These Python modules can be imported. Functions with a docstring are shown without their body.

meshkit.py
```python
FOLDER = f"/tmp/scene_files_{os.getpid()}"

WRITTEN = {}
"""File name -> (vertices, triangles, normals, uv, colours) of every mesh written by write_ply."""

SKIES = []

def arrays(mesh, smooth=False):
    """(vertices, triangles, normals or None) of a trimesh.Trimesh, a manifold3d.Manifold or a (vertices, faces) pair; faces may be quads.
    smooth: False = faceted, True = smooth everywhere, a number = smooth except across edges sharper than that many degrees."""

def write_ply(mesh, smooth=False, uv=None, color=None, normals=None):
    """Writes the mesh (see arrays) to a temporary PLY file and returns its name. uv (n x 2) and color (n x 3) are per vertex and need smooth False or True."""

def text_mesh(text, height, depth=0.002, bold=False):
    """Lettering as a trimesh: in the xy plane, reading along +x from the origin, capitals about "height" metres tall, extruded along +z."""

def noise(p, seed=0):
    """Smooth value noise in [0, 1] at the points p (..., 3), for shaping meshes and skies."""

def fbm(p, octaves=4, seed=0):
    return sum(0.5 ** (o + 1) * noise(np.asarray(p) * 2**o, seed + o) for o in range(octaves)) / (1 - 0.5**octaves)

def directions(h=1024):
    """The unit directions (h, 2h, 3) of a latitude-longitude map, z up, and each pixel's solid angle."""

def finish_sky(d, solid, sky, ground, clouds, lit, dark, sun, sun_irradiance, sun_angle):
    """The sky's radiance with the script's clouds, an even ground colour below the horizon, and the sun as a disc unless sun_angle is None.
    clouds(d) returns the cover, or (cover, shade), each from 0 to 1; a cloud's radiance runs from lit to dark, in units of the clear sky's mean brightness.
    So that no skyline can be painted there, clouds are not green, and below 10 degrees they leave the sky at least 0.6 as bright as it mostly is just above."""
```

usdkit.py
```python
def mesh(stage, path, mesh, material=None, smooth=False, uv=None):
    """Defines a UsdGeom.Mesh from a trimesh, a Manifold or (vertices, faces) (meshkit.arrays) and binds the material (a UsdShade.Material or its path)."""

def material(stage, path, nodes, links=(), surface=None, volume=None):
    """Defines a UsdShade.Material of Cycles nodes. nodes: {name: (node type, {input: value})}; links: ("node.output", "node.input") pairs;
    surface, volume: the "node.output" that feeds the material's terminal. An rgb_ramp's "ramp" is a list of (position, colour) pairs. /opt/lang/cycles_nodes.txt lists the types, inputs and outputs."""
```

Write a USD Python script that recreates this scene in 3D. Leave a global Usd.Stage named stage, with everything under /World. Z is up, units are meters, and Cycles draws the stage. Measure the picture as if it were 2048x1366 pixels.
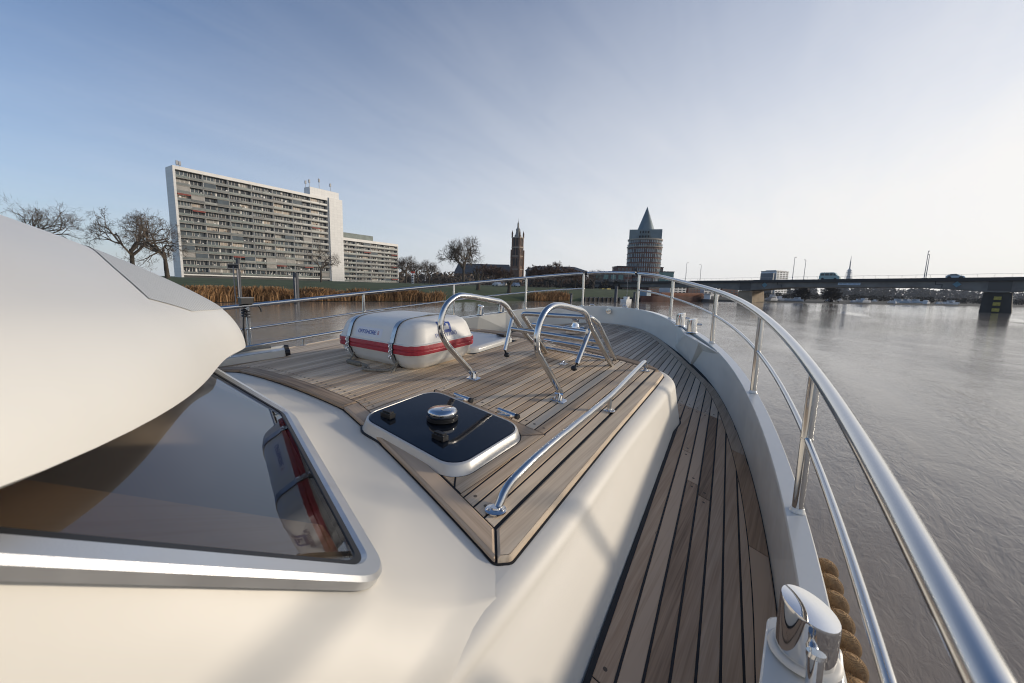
import math, random
import numpy as np
import usdkit, meshkit, trimesh
from pxr import Usd, UsdGeom, UsdLux, UsdShade, Gf, Sdf
from shapely.geometry import Polygon, LineString, Point, box as sbox
from shapely.ops import unary_union
from shapely import affinity
from scipy.interpolate import CubicSpline

stage = Usd.Stage.CreateInMemory()
UsdGeom.SetStageUpAxis(stage, UsdGeom.Tokens.z)
UsdGeom.SetStageMetersPerUnit(stage, 1.0)
UsdGeom.Xform.Define(stage, '/World')
UsdGeom.Scope.Define(stage, '/World/Looks')
random.seed(5)
RNG = np.random.default_rng(7)

# ------------------------------------------------------------- camera, sky, sun
S, HW = 1.25, 3.2                      # boat units to metres; eye height over the water
EYE = np.array([0.0, -2.0542 * S, HW])
FPX = 800.31                           # focal length in pixels of the 2048 wide picture
yaw, pitch, roll = np.radians([36.0404, -7.90978, -1.50079])
fw = np.array([math.cos(pitch) * math.cos(yaw), math.cos(pitch) * math.sin(yaw), math.sin(pitch)])
rt = np.array([math.sin(yaw), -math.cos(yaw), 0.0])
dn = np.cross(fw, rt)
CR = np.array([math.cos(roll) * rt + math.sin(roll) * dn, -math.sin(roll) * rt + math.cos(roll) * dn, fw])
cam = UsdGeom.Camera.Define(stage, '/World/camera')
mat = np.eye(4)
mat[0, :3], mat[1, :3], mat[2, :3], mat[3, :3] = CR[0], -CR[1], -CR[2], EYE
cam.AddTransformOp().Set(Gf.Matrix4d(mat.tolist()))
cam.CreateHorizontalApertureAttr(36.0)
cam.CreateVerticalApertureAttr(36.0 * 1366 / 2048)
cam.CreateFocalLengthAttr(36.0 * FPX / 2048)
cam.CreateClippingRangeAttr(Gf.Vec2f(0.05, 20000))
cam.CreateFStopAttr(4.5)
cam.CreateFocusDistanceAttr(3.2)
cam.CreateExposureAttr(0.55)

SUN_AZ, SUN_EL = math.radians(-47), math.radians(13.0)
sund = np.array([math.cos(SUN_EL) * math.cos(SUN_AZ), math.cos(SUN_EL) * math.sin(SUN_AZ), math.sin(SUN_EL)])
sun = UsdLux.DistantLight.Define(stage, '/World/sun')
sun.CreateIntensityAttr(0.46)
sun.CreateAngleAttr(5.5)
sun.CreateNormalizeAttr(True)
sun.CreateColorAttr(Gf.Vec3f(1.0, 0.88, 0.73))
zx = sund / np.linalg.norm(sund)
xx = np.cross([0, 0, 1.0], zx); xx /= np.linalg.norm(xx)
yx = np.cross(zx, xx)
m = np.eye(4); m[0, :3], m[1, :3], m[2, :3] = xx, yx, zx
sun.AddTransformOp().Set(Gf.Matrix4d(m.tolist()))

sky = UsdLux.DomeLight.Define(stage, '/World/sky')
sky.GetPrim().SetCustomDataByKey('kind', 'structure')
sky.GetPrim().SetCustomDataByKey('label', 'pale winter sky with thin streaks of high cloud')
skym = usdkit.material(stage, '/World/Looks/sky', {
    'tc': ('texture_coordinate', {}),
    'sky': ('sky_texture', {'sky_type': 'single_scattering', 'sun_disc': False, 'sun_elevation': SUN_EL,
                            'sun_rotation': math.atan2(sund[0], sund[1]), 'aerosol_density': 0.7, 'air_density': 1.0, 'altitude': 50.0}),
    'sep': ('separate_xyz', {}),
    'zb': ('math', {'math_type': 'add', 'value2': 0.16}),
    'u': ('math', {'math_type': 'divide'}), 'v': ('math', {'math_type': 'divide'}),
    'cb': ('combine_xyz', {}),
    'mp': ('mapping', {'rotation': (0, 0, 0.55), 'scale': (0.45, 1.5, 1.0)}),
    'n1': ('noise_texture', {'scale': 2.2, 'detail': 10.0, 'roughness': 0.58, 'distortion': 0.55}),
    'r1': ('rgb_ramp', {'ramp': [(0.38, (0, 0, 0)), (0.75, (1, 1, 1))]}),
    'dot': ('vector_math', {'math_type': 'dot_product', 'vector2': tuple(float(c) for c in (math.cos(SUN_AZ), math.sin(SUN_AZ), 0.0))}),
    'hz': ('map_range', {'from_min': -0.75, 'from_max': 0.95, 'to_min': 0.0, 'to_max': 1.0}),
    'lo': ('map_range', {'from_min': 0.0, 'from_max': 0.42, 'to_min': 1.0, 'to_max': 0.0}),
    'lo2': ('math', {'math_type': 'multiply', 'value2': 0.55}),
    'hc': ('math', {'math_type': 'multiply', 'value2': 0.66}),
    'base': ('math', {'math_type': 'add'}),
    'cov': ('math', {'math_type': 'multiply_add', 'value2': 0.09}),
    'cl': ('math', {'math_type': 'minimum', 'value2': 0.93}),
    'cc': ('mix', {'color1': (5.0, 5.5, 6.4), 'color2': (8.0, 7.7, 7.3)}),
    'mix': ('mix', {}), 'tint': ('mix', {'mix_type': 'multiply', 'fac': 1.0, 'color2': (.70, .86, 1.15)}),
    'bg': ('background_shader', {'strength': 0.088}),
}, [('tc.generated', 'sky.vector'), ('tc.generated', 'sep.vector'), ('sep.z', 'zb.value1'),
    ('sep.x', 'u.value1'), ('zb.value', 'u.value2'), ('sep.y', 'v.value1'), ('zb.value', 'v.value2'),
    ('u.value', 'cb.x'), ('v.value', 'cb.y'), ('cb.vector', 'mp.vector'), ('mp.vector', 'n1.vector'), ('n1.fac', 'r1.fac'),
    ('tc.generated', 'dot.vector1'), ('dot.value', 'hz.value'), ('sep.z', 'lo.value'),
    ('lo.result', 'lo2.value1'), ('hz.result', 'hc.value1'), ('hc.value', 'base.value1'), ('lo2.value', 'base.value2'),
    ('r1.color', 'cov.value1'), ('base.value', 'cov.value3'), ('cov.value', 'cl.value1'),
    ('hz.result', 'cc.fac'), ('cl.value', 'mix.fac'), ('sky.color', 'tint.color1'), ('tint.color', 'mix.color1'), ('cc.color', 'mix.color2'), ('mix.color', 'bg.color')],
    surface='bg.background')
UsdShade.MaterialBindingAPI.Apply(sky.GetPrim()).Bind(skym)

# ------------------------------------------------------------- helpers: scene tree
used = {}
def uniq(parent, name):
    k = (parent, name); n = used.get(k, 0); used[k] = n + 1
    return f'{parent}/{name}' if n == 0 else f'{parent}/{name}_{n:03d}'
def tag(p, label=None, cat=None, group=None, kind=None):
    p = p.GetPrim() if hasattr(p, 'GetPrim') else p
    for k, v in (('label', label), ('category', cat), ('group', group), ('kind', kind)):
        if v: p.SetCustomDataByKey(k, v)
    return p
class Node:
    def __init__(s, path, base): s.path, s.base = path, np.asarray(base, float); s.prim = stage.GetPrimAtPath(path)
def thing(name, label, cat, base, group=None, kind=None):
    path = uniq('/World', name)
    x = UsdGeom.Xform.Define(stage, path); x.AddTranslateOp().Set(Gf.Vec3d(*map(float, base)))
    tag(x, label, cat, group, kind)
    return Node(path, base)
def part(parent, name, geo, m, smooth=False, label=None, kind=None):
    """One Mesh prim; geo in world metres."""
    v, f = geo
    path = uniq(parent.path if parent else '/World', name)
    base = parent.base if parent else np.zeros(3)
    p = usdkit.mesh(stage, path, (np.asarray(v, float) - base, np.asarray(f, int)), m, smooth=smooth)
    tag(p, label, None, None, kind)
    return Node(path, base)
def copy_of(src, name, label, cat, loc, rotz=0.0, scale=1.0, group=None):
    path = uniq('/World', name)
    x = UsdGeom.Xform.Define(stage, path)
    x.GetPrim().GetReferences().AddInternalReference(src.path); x.GetPrim().SetInstanceable(True)
    x.ClearXformOpOrder()
    x.AddTranslateOp().Set(Gf.Vec3d(*map(float, loc))); x.AddRotateZOp().Set(math.degrees(rotz)); x.AddScaleOp().Set(Gf.Vec3f(*(scale if np.ndim(scale) else (scale,) * 3)))
    tag(x, label, cat, group)
    return Node(path, loc)

# ------------------------------------------------------------- helpers: where a direction of view meets the place
def ray(px, py): return np.array([(px - 1024) / FPX, (py - 683) / FPX, 1.0]) @ CR
def far(px, py, depth): return EYE + ray(px, py) * depth
def onz(px, py, z=0.0):
    d = ray(px, py); return EYE + d * ((z - EYE[2]) / d[2])
BC = np.array([0, -2.0542, 0.0])
def by(px, py, y):                      # in boat units, at a given distance from the centreline
    d = ray(px, py); return BC + d * ((y - BC[1]) / d[1])
def bz(px, py, zf, dz=0.0):             # in boat units, on a surface zf(x, y)
    d = ray(px, py); t = np.linspace(.3, 9, 3000); P = BC + d * t[:, None]
    g = P[:, 2] - zf(P[:, 0], P[:, 1]) - dz; i = np.argmax(g <= 0); a = g[i - 1] / (g[i - 1] - g[i])
    return BC + d * (t[i - 1] + a * (t[i] - t[i - 1]))

# ------------------------------------------------------------- helpers: shapes, all (vertices, triangles)
def B(g): return (np.asarray(g[0], float) * S + [0, 0, HW], g[1])
def join(gs):
    V, F, n = [], [], 0
    for v, f in gs:
        V.append(np.asarray(v, float)); F.append(np.asarray(f, int) + n); n += len(v)
    return np.vstack(V), np.vstack(F)
def quads(q): q = np.asarray(q, int); return np.vstack([q[:, [0, 1, 2]], q[:, [0, 2, 3]]])
def loft(rings, closed=True, cap0=False, cap1=False):
    R = np.asarray(rings, float); m_, n = R.shape[:2]; V = R.reshape(-1, 3); F = []
    k = n if closed else n - 1
    i, j = np.meshgrid(np.arange(m_ - 1), np.arange(k), indexing='ij'); i, j = i.ravel(), j.ravel(); j2 = (j + 1) % n
    F.append(quads(np.stack([i * n + j, i * n + j2, (i + 1) * n + j2, (i + 1) * n + j], 1)))
    for c, r, flip in ((cap0, 0, True), (cap1, m_ - 1, False)):
        if c:
            V = np.vstack([V, R[r].mean(0)]); ci = len(V) - 1; a = r * n + np.arange(n); b = r * n + (np.arange(n) + 1) % n
            F.append(np.stack([np.full(n, ci), b if flip else a, a if flip else b], 1))
    return V, np.vstack(F)
def tube(p, r, n=12, cap=True):
    p = np.asarray(p, float); t = np.gradient(p, axis=0); t /= np.linalg.norm(t, axis=1, keepdims=True) + 1e-12
    r = np.broadcast_to(r, (len(p),)); a = np.cross(t[0], [0, 0, 1.0] if abs(t[0][2]) < .9 else [1.0, 0, 0]); a /= np.linalg.norm(a)
    rings = []; th = np.arange(n) * 2 * np.pi / n
    for k in range(len(p)):
        a = a - t[k] * (a @ t[k]); a /= np.linalg.norm(a); b = np.cross(t[k], a)
        rings.append(p[k] + r[k] * (np.cos(th)[:, None] * a + np.sin(th)[:, None] * b))
    return loft(rings, True, cap, cap)
def fillet(p, rad, n=7):
    p = [np.asarray(q, float) for q in p]; out = [p[0]]
    for k in range(1, len(p) - 1):
        a, b, c = p[k - 1], p[k], p[k + 1]; la, lc = np.linalg.norm(a - b), np.linalg.norm(c - b)
        d = min(rad if np.ndim(rad) == 0 else rad[k], la * .48, lc * .48); s, e = b + (a - b) / la * d, b + (c - b) / lc * d
        for u in np.linspace(0, 1, n): out.append((1 - u) ** 2 * s + 2 * u * (1 - u) * b + u * u * e)
    out.append(p[-1]); return np.array(out)
def spline(p, n=40):
    p = np.asarray(p, float); s = np.r_[0, np.cumsum(np.linalg.norm(np.diff(p, axis=0), axis=1))]
    return CubicSpline(s, p)(np.linspace(0, s[-1], n))
def box(c, size, rz=0.0):
    c, h = np.asarray(c, float), np.asarray(size, float) / 2
    v = np.array([[x, y, z] for x in (-1, 1) for y in (-1, 1) for z in (-1, 1)], float) * h
    if rz: v = v @ np.array([[math.cos(rz), math.sin(rz), 0], [-math.sin(rz), math.cos(rz), 0], [0, 0, 1]])
    f = quads([[0, 1, 3, 2], [4, 6, 7, 5], [0, 4, 5, 1], [2, 3, 7, 6], [0, 2, 6, 4], [1, 5, 7, 3]])
    return v + c, f
def hexa(lo, hi):                        # 4 bottom and 4 top points, counter-clockwise from above
    return np.vstack([lo, hi]), quads([[3, 2, 1, 0], [4, 5, 6, 7], [0, 1, 5, 4], [1, 2, 6, 5], [2, 3, 7, 6], [3, 0, 4, 7]])
def lathe(prof, c=(0, 0, 0), n=24, axis=None):
    th = np.arange(n) * 2 * np.pi / n
    g = loft([np.stack([r * np.cos(th), r * np.sin(th), np.full(n, z)], 1) for r, z in prof], True, prof[0][0] > 1e-6, prof[-1][0] > 1e-6)
    v = g[0]
    if axis is not None:
        z = np.asarray(axis, float); z /= np.linalg.norm(z); x = np.cross([0, 1.0, 0] if abs(z[1]) < .9 else [1.0, 0, 0], z); x /= np.linalg.norm(x)
        v = v @ np.array([x, np.cross(z, x), z])
    return v + np.asarray(c, float), g[1]
def ball(c, r, n=2, sc=(1, 1, 1)):
    s = trimesh.creation.icosphere(n, r); return np.asarray(s.vertices) * sc + np.asarray(c, float), np.asarray(s.faces)
def rrect(cx, cy, hx, hy, r, n=6, z=0.0):
    P = []
    for sx, sy, a0 in ((1, 1, 0), (-1, 1, 90), (-1, -1, 180), (1, -1, 270)):
        for a in np.radians(np.linspace(a0, a0 + 90, n)): P.append((cx + sx * (hx - r) + r * math.cos(a), cy + sy * (hy - r) + r * math.sin(a), z))
    return np.array(P)
def polys(g): return [q for q in (getattr(g, 'geoms', None) or [g]) if q.geom_type == 'Polygon' and q.area > 2e-5]
def tri(poly):
    v, f = trimesh.creation.triangulate_polygon(poly, engine='earcut'); v, f = np.asarray(v, float), np.asarray(f, int)
    a = np.cross(v[f[:, 1]] - v[f[:, 0]], v[f[:, 2]] - v[f[:, 0]]); f[a < 0] = f[a < 0][:, ::-1]
    return v, f
def plate(poly, zf, h0, h1, bev=0.0):
    """A board with the outline poly in plan, lying on the surface zf, from h0 to h1 over it, with its upper edges chamfered."""
    out = []
    for q in polys(poly):
        top = q.buffer(-bev, join_style=2) if bev else q
        for t in polys(top):
            if t.bounds[3] - t.bounds[1] > .16 and t.bounds[2] - t.bounds[0] < 30: out.append(sheet(t, zf, h1, .3, .08)); continue
            v, f = tri(t); out.append((np.c_[v, zf(v[:, 0], v[:, 1]) + h1], f))
        prof = [(q, h0), (q, h1 - bev * .8)]
        for ring_id in range(1 + len(q.interiors)):
            c = q.exterior if ring_id == 0 else q.interiors[ring_id - 1]
            c = np.array((c.segmentize(.12) if .16 < q.bounds[3] - q.bounds[1] < 30 else c).coords)[:-1]
            if (Polygon(c).exterior.is_ccw) != (ring_id == 0): c = c[::-1]
            n = len(c); z = zf(c[:, 0], c[:, 1]); rings = [np.c_[c, z + h0], np.c_[c, z + h1 - bev * .8]]
            if bev:
                d = np.roll(c, -1, 0) - c; l = np.linalg.norm(d, axis=1, keepdims=True) + 1e-9; nn = np.c_[-d[:, 1], d[:, 0]] / l
                nv = nn + np.roll(nn, 1, 0); nv /= np.maximum((nv ** 2).sum(1, keepdims=True) / 2, .4)
                rings.append(np.c_[c + nv * bev, z + h1])
            out.append(loft(rings))
    return join(out) if out else None
def sheet(poly, zf, h=0.0, dx=.6, dy=.14):
    """A thin surface that follows zf."""
    x0, y0, x1, y1 = poly.bounds; out = []
    for a in np.arange(x0, x1, dx):
        for b in np.arange(y0, y1, dy):
            for q in polys(poly.intersection(sbox(a, b, min(a + dx, x1), min(b + dy, y1)))):
                v, f = tri(q); out.append((np.c_[v, zf(v[:, 0], v[:, 1]) + h], f))
    return join(out)
def mirror(g): v = np.array(g[0]); v[:, 1] *= -1; return v, np.asarray(g[1])[:, ::-1]
def both(g): return join([g, mirror(g)])
def ext(poly, z0, z1):
    v, f = tri(poly); c = np.array(poly.exterior.coords)[:-1]; c = c if poly.exterior.is_ccw else c[::-1]
    return join([(np.c_[v, 0 * v[:, 0] + z1], f), (np.c_[v, 0 * v[:, 0] + z0], f[:, ::-1]), loft([np.c_[c, 0 * c[:, 0] + z0], np.c_[c, 0 * c[:, 0] + z1]])])

# ------------------------------------------------------------- materials
def M(name, nodes, links=(), surface='p.BSDF', **k): return usdkit.material(stage, '/World/Looks/' + name, nodes, links, surface=surface, **k)
def plain(name, col, rough=.5, metal=0.0, coat=0.0, noise=0.0, scale=6.0, bump=0.0, bscale=60.0, rvar=0.0, **kw):
    """One colour with some uneven tone (noise), uneven gloss (rvar) and fine relief (bump)."""
    n = {'p': ('principled_bsdf', {'base_color': col, 'roughness': rough, 'metallic': metal, 'coat_weight': coat, **kw})}; l = []
    if noise or rvar or bump: n['g'] = ('geometry', {})
    if noise or rvar:
        n['n'] = ('noise_texture', {'scale': scale, 'detail': 5.0, 'roughness': .6}); l.append(('g.position', 'n.vector'))
    if noise:
        n['r'] = ('rgb_ramp', {'ramp': [(.3, tuple(c * (1 - noise) for c in col)), (.7, tuple(min(1, c * (1 + noise * .6)) for c in col))]})
        l += [('n.fac', 'r.fac'), ('r.color', 'p.base_color')]
    if rvar:
        n['rr'] = ('map_range', {'from_min': .3, 'from_max': .7, 'to_min': max(.01, rough - rvar), 'to_max': rough + rvar}); l += [('n.fac', 'rr.value'), ('rr.result', 'p.roughness')]
    if bump:
        n['bn'] = ('noise_texture', {'scale': bscale, 'detail': 4.0}); n['b'] = ('bump', {'strength': bump, 'distance': .01})
        l += [('g.position', 'bn.vector'), ('bn.fac', 'b.height'), ('b.normal', 'p.normal')]
    return M(name, n, l)
def teak(name, dark, mid, light, ang=0.0, rough=.62):
    """Weathered teak, its grain along the direction ang in plan, every plank a tone of its own."""
    return M(name, {
        'g': ('geometry', {}), 'oi': ('object_info', {}),
        'off': ('vector_math', {'math_type': 'scale', 'vector1': (7.3, 3.1, 5.7)}), 'ad': ('vector_math', {'math_type': 'add'}),
        'mp': ('mapping', {'rotation': (0, 0, -ang)}),
        'm2': ('mapping', {'scale': (1.1, 60.0, 1.0)}), 'm3': ('mapping', {'scale': (4.0, 170.0, 2.0)}), 'm4': ('mapping', {'scale': (1.3, 7.0, 1.0)}),
        'n1': ('noise_texture', {'scale': 1.0, 'detail': 5.0, 'roughness': .7}),
        'n2': ('noise_texture', {'scale': 1.0, 'detail': 3.0}), 'n3': ('noise_texture', {'scale': 1.4, 'detail': 4.0}),
        'a4': ('math', {'math_type': 'multiply_add', 'value2': .52, 'value3': -.34}),
        'a3': ('math', {'math_type': 'multiply_add', 'value2': .36}),
        'a1': ('math', {'math_type': 'multiply_add', 'value2': .62}), 'a2': ('math', {'math_type': 'multiply_add', 'value2': .40}),
        'r': ('rgb_ramp', {'ramp': [(.2, dark), (.5, mid), (.82, light)]}),
        'b': ('bump', {'strength': .55, 'distance': .002}),
        'p': ('principled_bsdf', {'roughness': rough, 'specular_ior_level': .35})},
        [('oi.random', 'off.scale'), ('g.position', 'mp.vector'), ('mp.vector', 'ad.vector1'), ('off.vector', 'ad.vector2'),
         ('ad.vector', 'm2.vector'), ('ad.vector', 'm3.vector'), ('ad.vector', 'm4.vector'), ('m2.vector', 'n1.vector'), ('m3.vector', 'n2.vector'), ('m4.vector', 'n3.vector'),
         ('oi.random', 'a4.value1'), ('n3.fac', 'a3.value1'), ('a4.value', 'a3.value3'), ('n1.fac', 'a1.value1'), ('a3.value', 'a1.value3'),
         ('n2.fac', 'a2.value1'), ('a1.value', 'a2.value3'), ('a2.value', 'r.fac'), ('r.color', 'p.base_color'),
         ('n1.fac', 'b.height'), ('b.normal', 'p.normal')])

# ------------------------------------------------------------- materials of the yacht
GEL = plain('gelcoat', (.735, .69, .60), .52, coat=.0, noise=.035, scale=2.2, rvar=.06)
GELW = plain('bulwark_paint', (.70, .68, .615), .16, coat=.5, noise=.03, scale=3.0, rvar=.05)
STEEL = plain('stainless', (.66, .65, .63), .11, 1.0, rvar=.05, scale=9.0)
CHROME = plain('chrome', (.74, .73, .72), .05, 1.0, rvar=.03, scale=14.0)
TEAK = teak('teak_roof', (.25, .165, .10), (.58, .43, .285), (.78, .625, .445))
TEAKD = teak('teak_deck', (.155, .095, .055), (.39, .255, .158), (.56, .40, .27))
TEAKF = teak('teak_foredeck', (.20, .143, .096), (.46, .35, .25), (.64, .515, .39))
TA = math.atan2(-.98, -.20)
TEAKA = teak('teak_margin_slanted', (.16, .105, .064), (.40, .283, .182), (.58, .44, .31), TA)
TEAKB = teak('teak_margin_slanted_other', (.16, .105, .064), (.40, .283, .182), (.58, .44, .31), -TA)
TEAKC = teak('teak_margin_across', (.16, .105, .064), (.40, .283, .182), (.58, .44, .31), math.pi / 2)
CAULK = plain('caulk', (.012, .012, .013), .7)
BLACK = plain('black_rubber', (.015, .015, .016), .45)
ACRYL = plain('black_acrylic', (.006, .008, .012), .04, noise=0, rvar=.02, scale=5.0)
ALU = plain('anodised_aluminium', (.70, .70, .69), .42, .85, rvar=.07, scale=12.0, bump=.05, bscale=220)
ALUW = plain('silver_paint', (.60, .59, .56), .36, .35, noise=.05, scale=9.0)
RAFT = plain('raft_shell', (.74, .72, .665), .48, noise=.05, scale=5.0, rvar=.06, bump=.12, bscale=9)
RED = plain('red_tape', (.42, .035, .05), .38, noise=.16, scale=30.0)
BLUE = plain('blue_print', (.03, .07, .30), .4)
STICK = plain('white_sticker', (.70, .70, .72), .3)
ROPE = plain('rope', (.36, .33, .27), .9, noise=.3, scale=120.0, bump=.8, bscale=400)
CANVAS = plain('canvas', (.21, .19, .15), .9, noise=.2, scale=60.0)
COIR = M('coir_rope', {'tc': ('texture_coordinate', {}), 'g': ('geometry', {}), 'w': ('wave_texture', {'scale': 120.0, 'distortion': 2.0, 'detail': 2.0, 'bands_direction': 'z'}),
    'n': ('noise_texture', {'scale': 90.0, 'detail': 3.0}), 'm': ('math', {'math_type': 'multiply_add', 'value2': .45}), 'r': ('rgb_ramp', {'ramp': [(.25, (.16, .085, .035)), (.9, (.44, .27, .125))]}),
    'b': ('bump', {'strength': 1.0, 'distance': .006}), 'p': ('principled_bsdf', {'roughness': .9})},
    [('g.position', 'w.vector'), ('g.position', 'n.vector'), ('w.fac', 'm.value1'), ('n.fac', 'm.value3'), ('m.value', 'r.fac'), ('r.color', 'p.base_color'), ('m.value', 'b.height'), ('b.normal', 'p.normal')])
PANE = M('tinted_pane', {'t': ('transparent_bsdf', {'color': (.78, .66, .54)}), 'g': ('glossy_bsdf', {'color': (.80, .87, 1.0), 'roughness': .012}), 'f': ('fresnel', {'IOR': 1.7}), 'm': ('mix_closure', {})},
    [('f.fac', 'm.fac'), ('t.BSDF', 'm.closure1'), ('g.BSDF', 'm.closure2')], surface='m.closure')
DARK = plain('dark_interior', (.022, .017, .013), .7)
WOOD = teak('dash_wood', (.50, .33, .17), (.72, .52, .30), (.80, .64, .42), .25, .4)
GRIP = M('non_skid', {'g': ('geometry', {}), 'w': ('wave_texture', {'scale': 11.0, 'distortion': .8, 'detail': 1.0, 'bands_direction': 'y'}), 'n': ('noise_texture', {'scale': 45.0}),
    'mx': ('math', {'math_type': 'multiply'}), 'r': ('rgb_ramp', {'ramp': [(.3, (.40, .405, .385)), (.6, (.58, .58, .55))]}), 'b': ('bump', {'strength': .6, 'distance': .004}), 'p': ('principled_bsdf', {'roughness': .5})},
    [('g.position', 'w.vector'), ('g.position', 'n.vector'), ('w.fac', 'mx.value1'), ('n.fac', 'mx.value2'), ('w.fac', 'r.fac'), ('r.color', 'p.base_color'), ('mx.value', 'b.height'), ('b.normal', 'p.normal')])

# ------------------------------------------------------------- the yacht's forms (boat units: x forward, y to port, z up from the eye)
def roofz(x, y): return -.51 + .087 * (x - 1) - .06 * y * y
def deckz(x, y): return -.518 - .06 * (4.04 - x) - .075 * y * y
capp = np.array([(-2.2, 2.22, -1.0), (-.8, 2.265, -.90), (.6, 2.205, -.795), (1.548, 2.1, -.708), (2.598, 1.863, -.567), (3.59, 1.465, -.421), (4.37, .92, -.30), (4.925, .373, -.247), (5.01, 0, -.238)])
_s = np.r_[0, np.cumsum(np.hypot(*np.diff(capp[:, :2], axis=0).T))]
_full = np.vstack([capp, (capp[-2::-1] * [1, -1, 1])]); _sf = np.r_[_s, 2 * _s[-1] - _s[-2::-1]]
capf = CubicSpline(_sf, _full)
CAPN = 141
ss = np.linspace(0, _sf[-1], CAPN)
capc = capf(ss); ct = capf(ss, 1); ct /= np.linalg.norm(ct[:, :2], axis=1, keepdims=True)
cn = np.c_[ct[:, 1], -ct[:, 0]]; cn *= -1                      # inboard normal in plan
if (cn[5] @ np.array([0, -1.0])) < 0: cn = -cn
cin = capc.copy(); cin[:, :2] += cn * .038
cout = capc.copy(); cout[:, :2] -= cn * .024
railp = np.array([(-2.2, 2.30, -.62), (-.8, 2.29, -.47), (.5, 2.222, -.342), (1.543, 2.1, -.244), (2.598, 1.862, -.122), (3.598, 1.464, -.001), (4.37, .921, .108), (4.926, .361, .19), (5.01, 0, .205)])
_rs = np.r_[0, np.cumsum(np.hypot(*np.diff(railp[:, :2], axis=0).T))]
railf = CubicSpline(np.r_[_rs, 2 * _rs[-1] - _rs[-2::-1]], np.vstack([railp, railp[-2::-1] * [1, -1, 1]])); RL = 2 * _rs[-1]

yacht = thing('motor_yacht', 'cream motor yacht with teak decks and a stainless bow rail, filling the foreground', 'yacht', B(([[2, 0, -2.56]], None))[0][0])
def yp(name, g, m_, smooth=False, parent=None, label=None, kind=None): return part(parent or yacht, name, B(g), m_, smooth, label, kind)

# hull: outboard side from the cap down to below the water, with flare
hr = []
for k, (dz, inn) in enumerate(((-.012, 0), (-.05, .004), (-.3, .03), (-.9, .12), (-1.7, .3), (-2.4, .52))):
    p = cout.copy(); p[:, :2] += cn * inn; p[:, 2] += dz
    if dz < -1: p[:, 2] = np.minimum(p[:, 2], -1.9 if k == 4 else -2.75)
    hr.append(p)
hull = yp('hull', loft(hr, False), GELW, 40)
g = [loft([cin, cin + [0, 0, .0]], False)]
inn_low = cin.copy(); inn_low[:, 2] = deckz(cin[:, 0], cin[:, 1]) - .01
a_ = cin.copy(); a_[:, :2] -= cn * .004; a_[:, 2] += .004
b_ = cout.copy(); b_[:, :2] += cn * .004; b_[:, 2] += .004
bw = yp('bulwark', loft([inn_low, cin - [0, 0, .003], a_, b_, cout, cout - [0, 0, .014]], False), GELW, 35)

# superstructure outline: top edge and foot, port side mirrored
topE = np.array([(-2.2, 1.60), (-1.0, 1.61), (0, 1.615), (.47, 1.605), (1.10, 1.578), (1.556, 1.542), (2.07, 1.512), (2.26, 1.496)])
footE = np.array([(-2.2, 1.80), (-1.0, 1.83), (0, 1.805), (.47, 1.765), (1.10, 1.688), (1.58, 1.627), (2.07, 1.560), (2.30, 1.527)])
def outline(E, xf, r, n=9):
    q = spline(E, 40); xe, ye = q[-1]; c = [(xf - r + r * math.sin(t), ye - r * .86 + r * .86 * math.cos(t)) for t in np.linspace(0.15, math.pi / 2, n)]
    st = np.vstack([q, c]); st = np.vstack([st, [(xf + .015 * (1 - u * u), (ye - r * .86) * u) for u in np.linspace(.93, 0, 12)]])
    return np.vstack([st, st[-2::-1] * [1, -1]])[::-1]          # from port aft round the bow end to starboard aft, reversed
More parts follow.
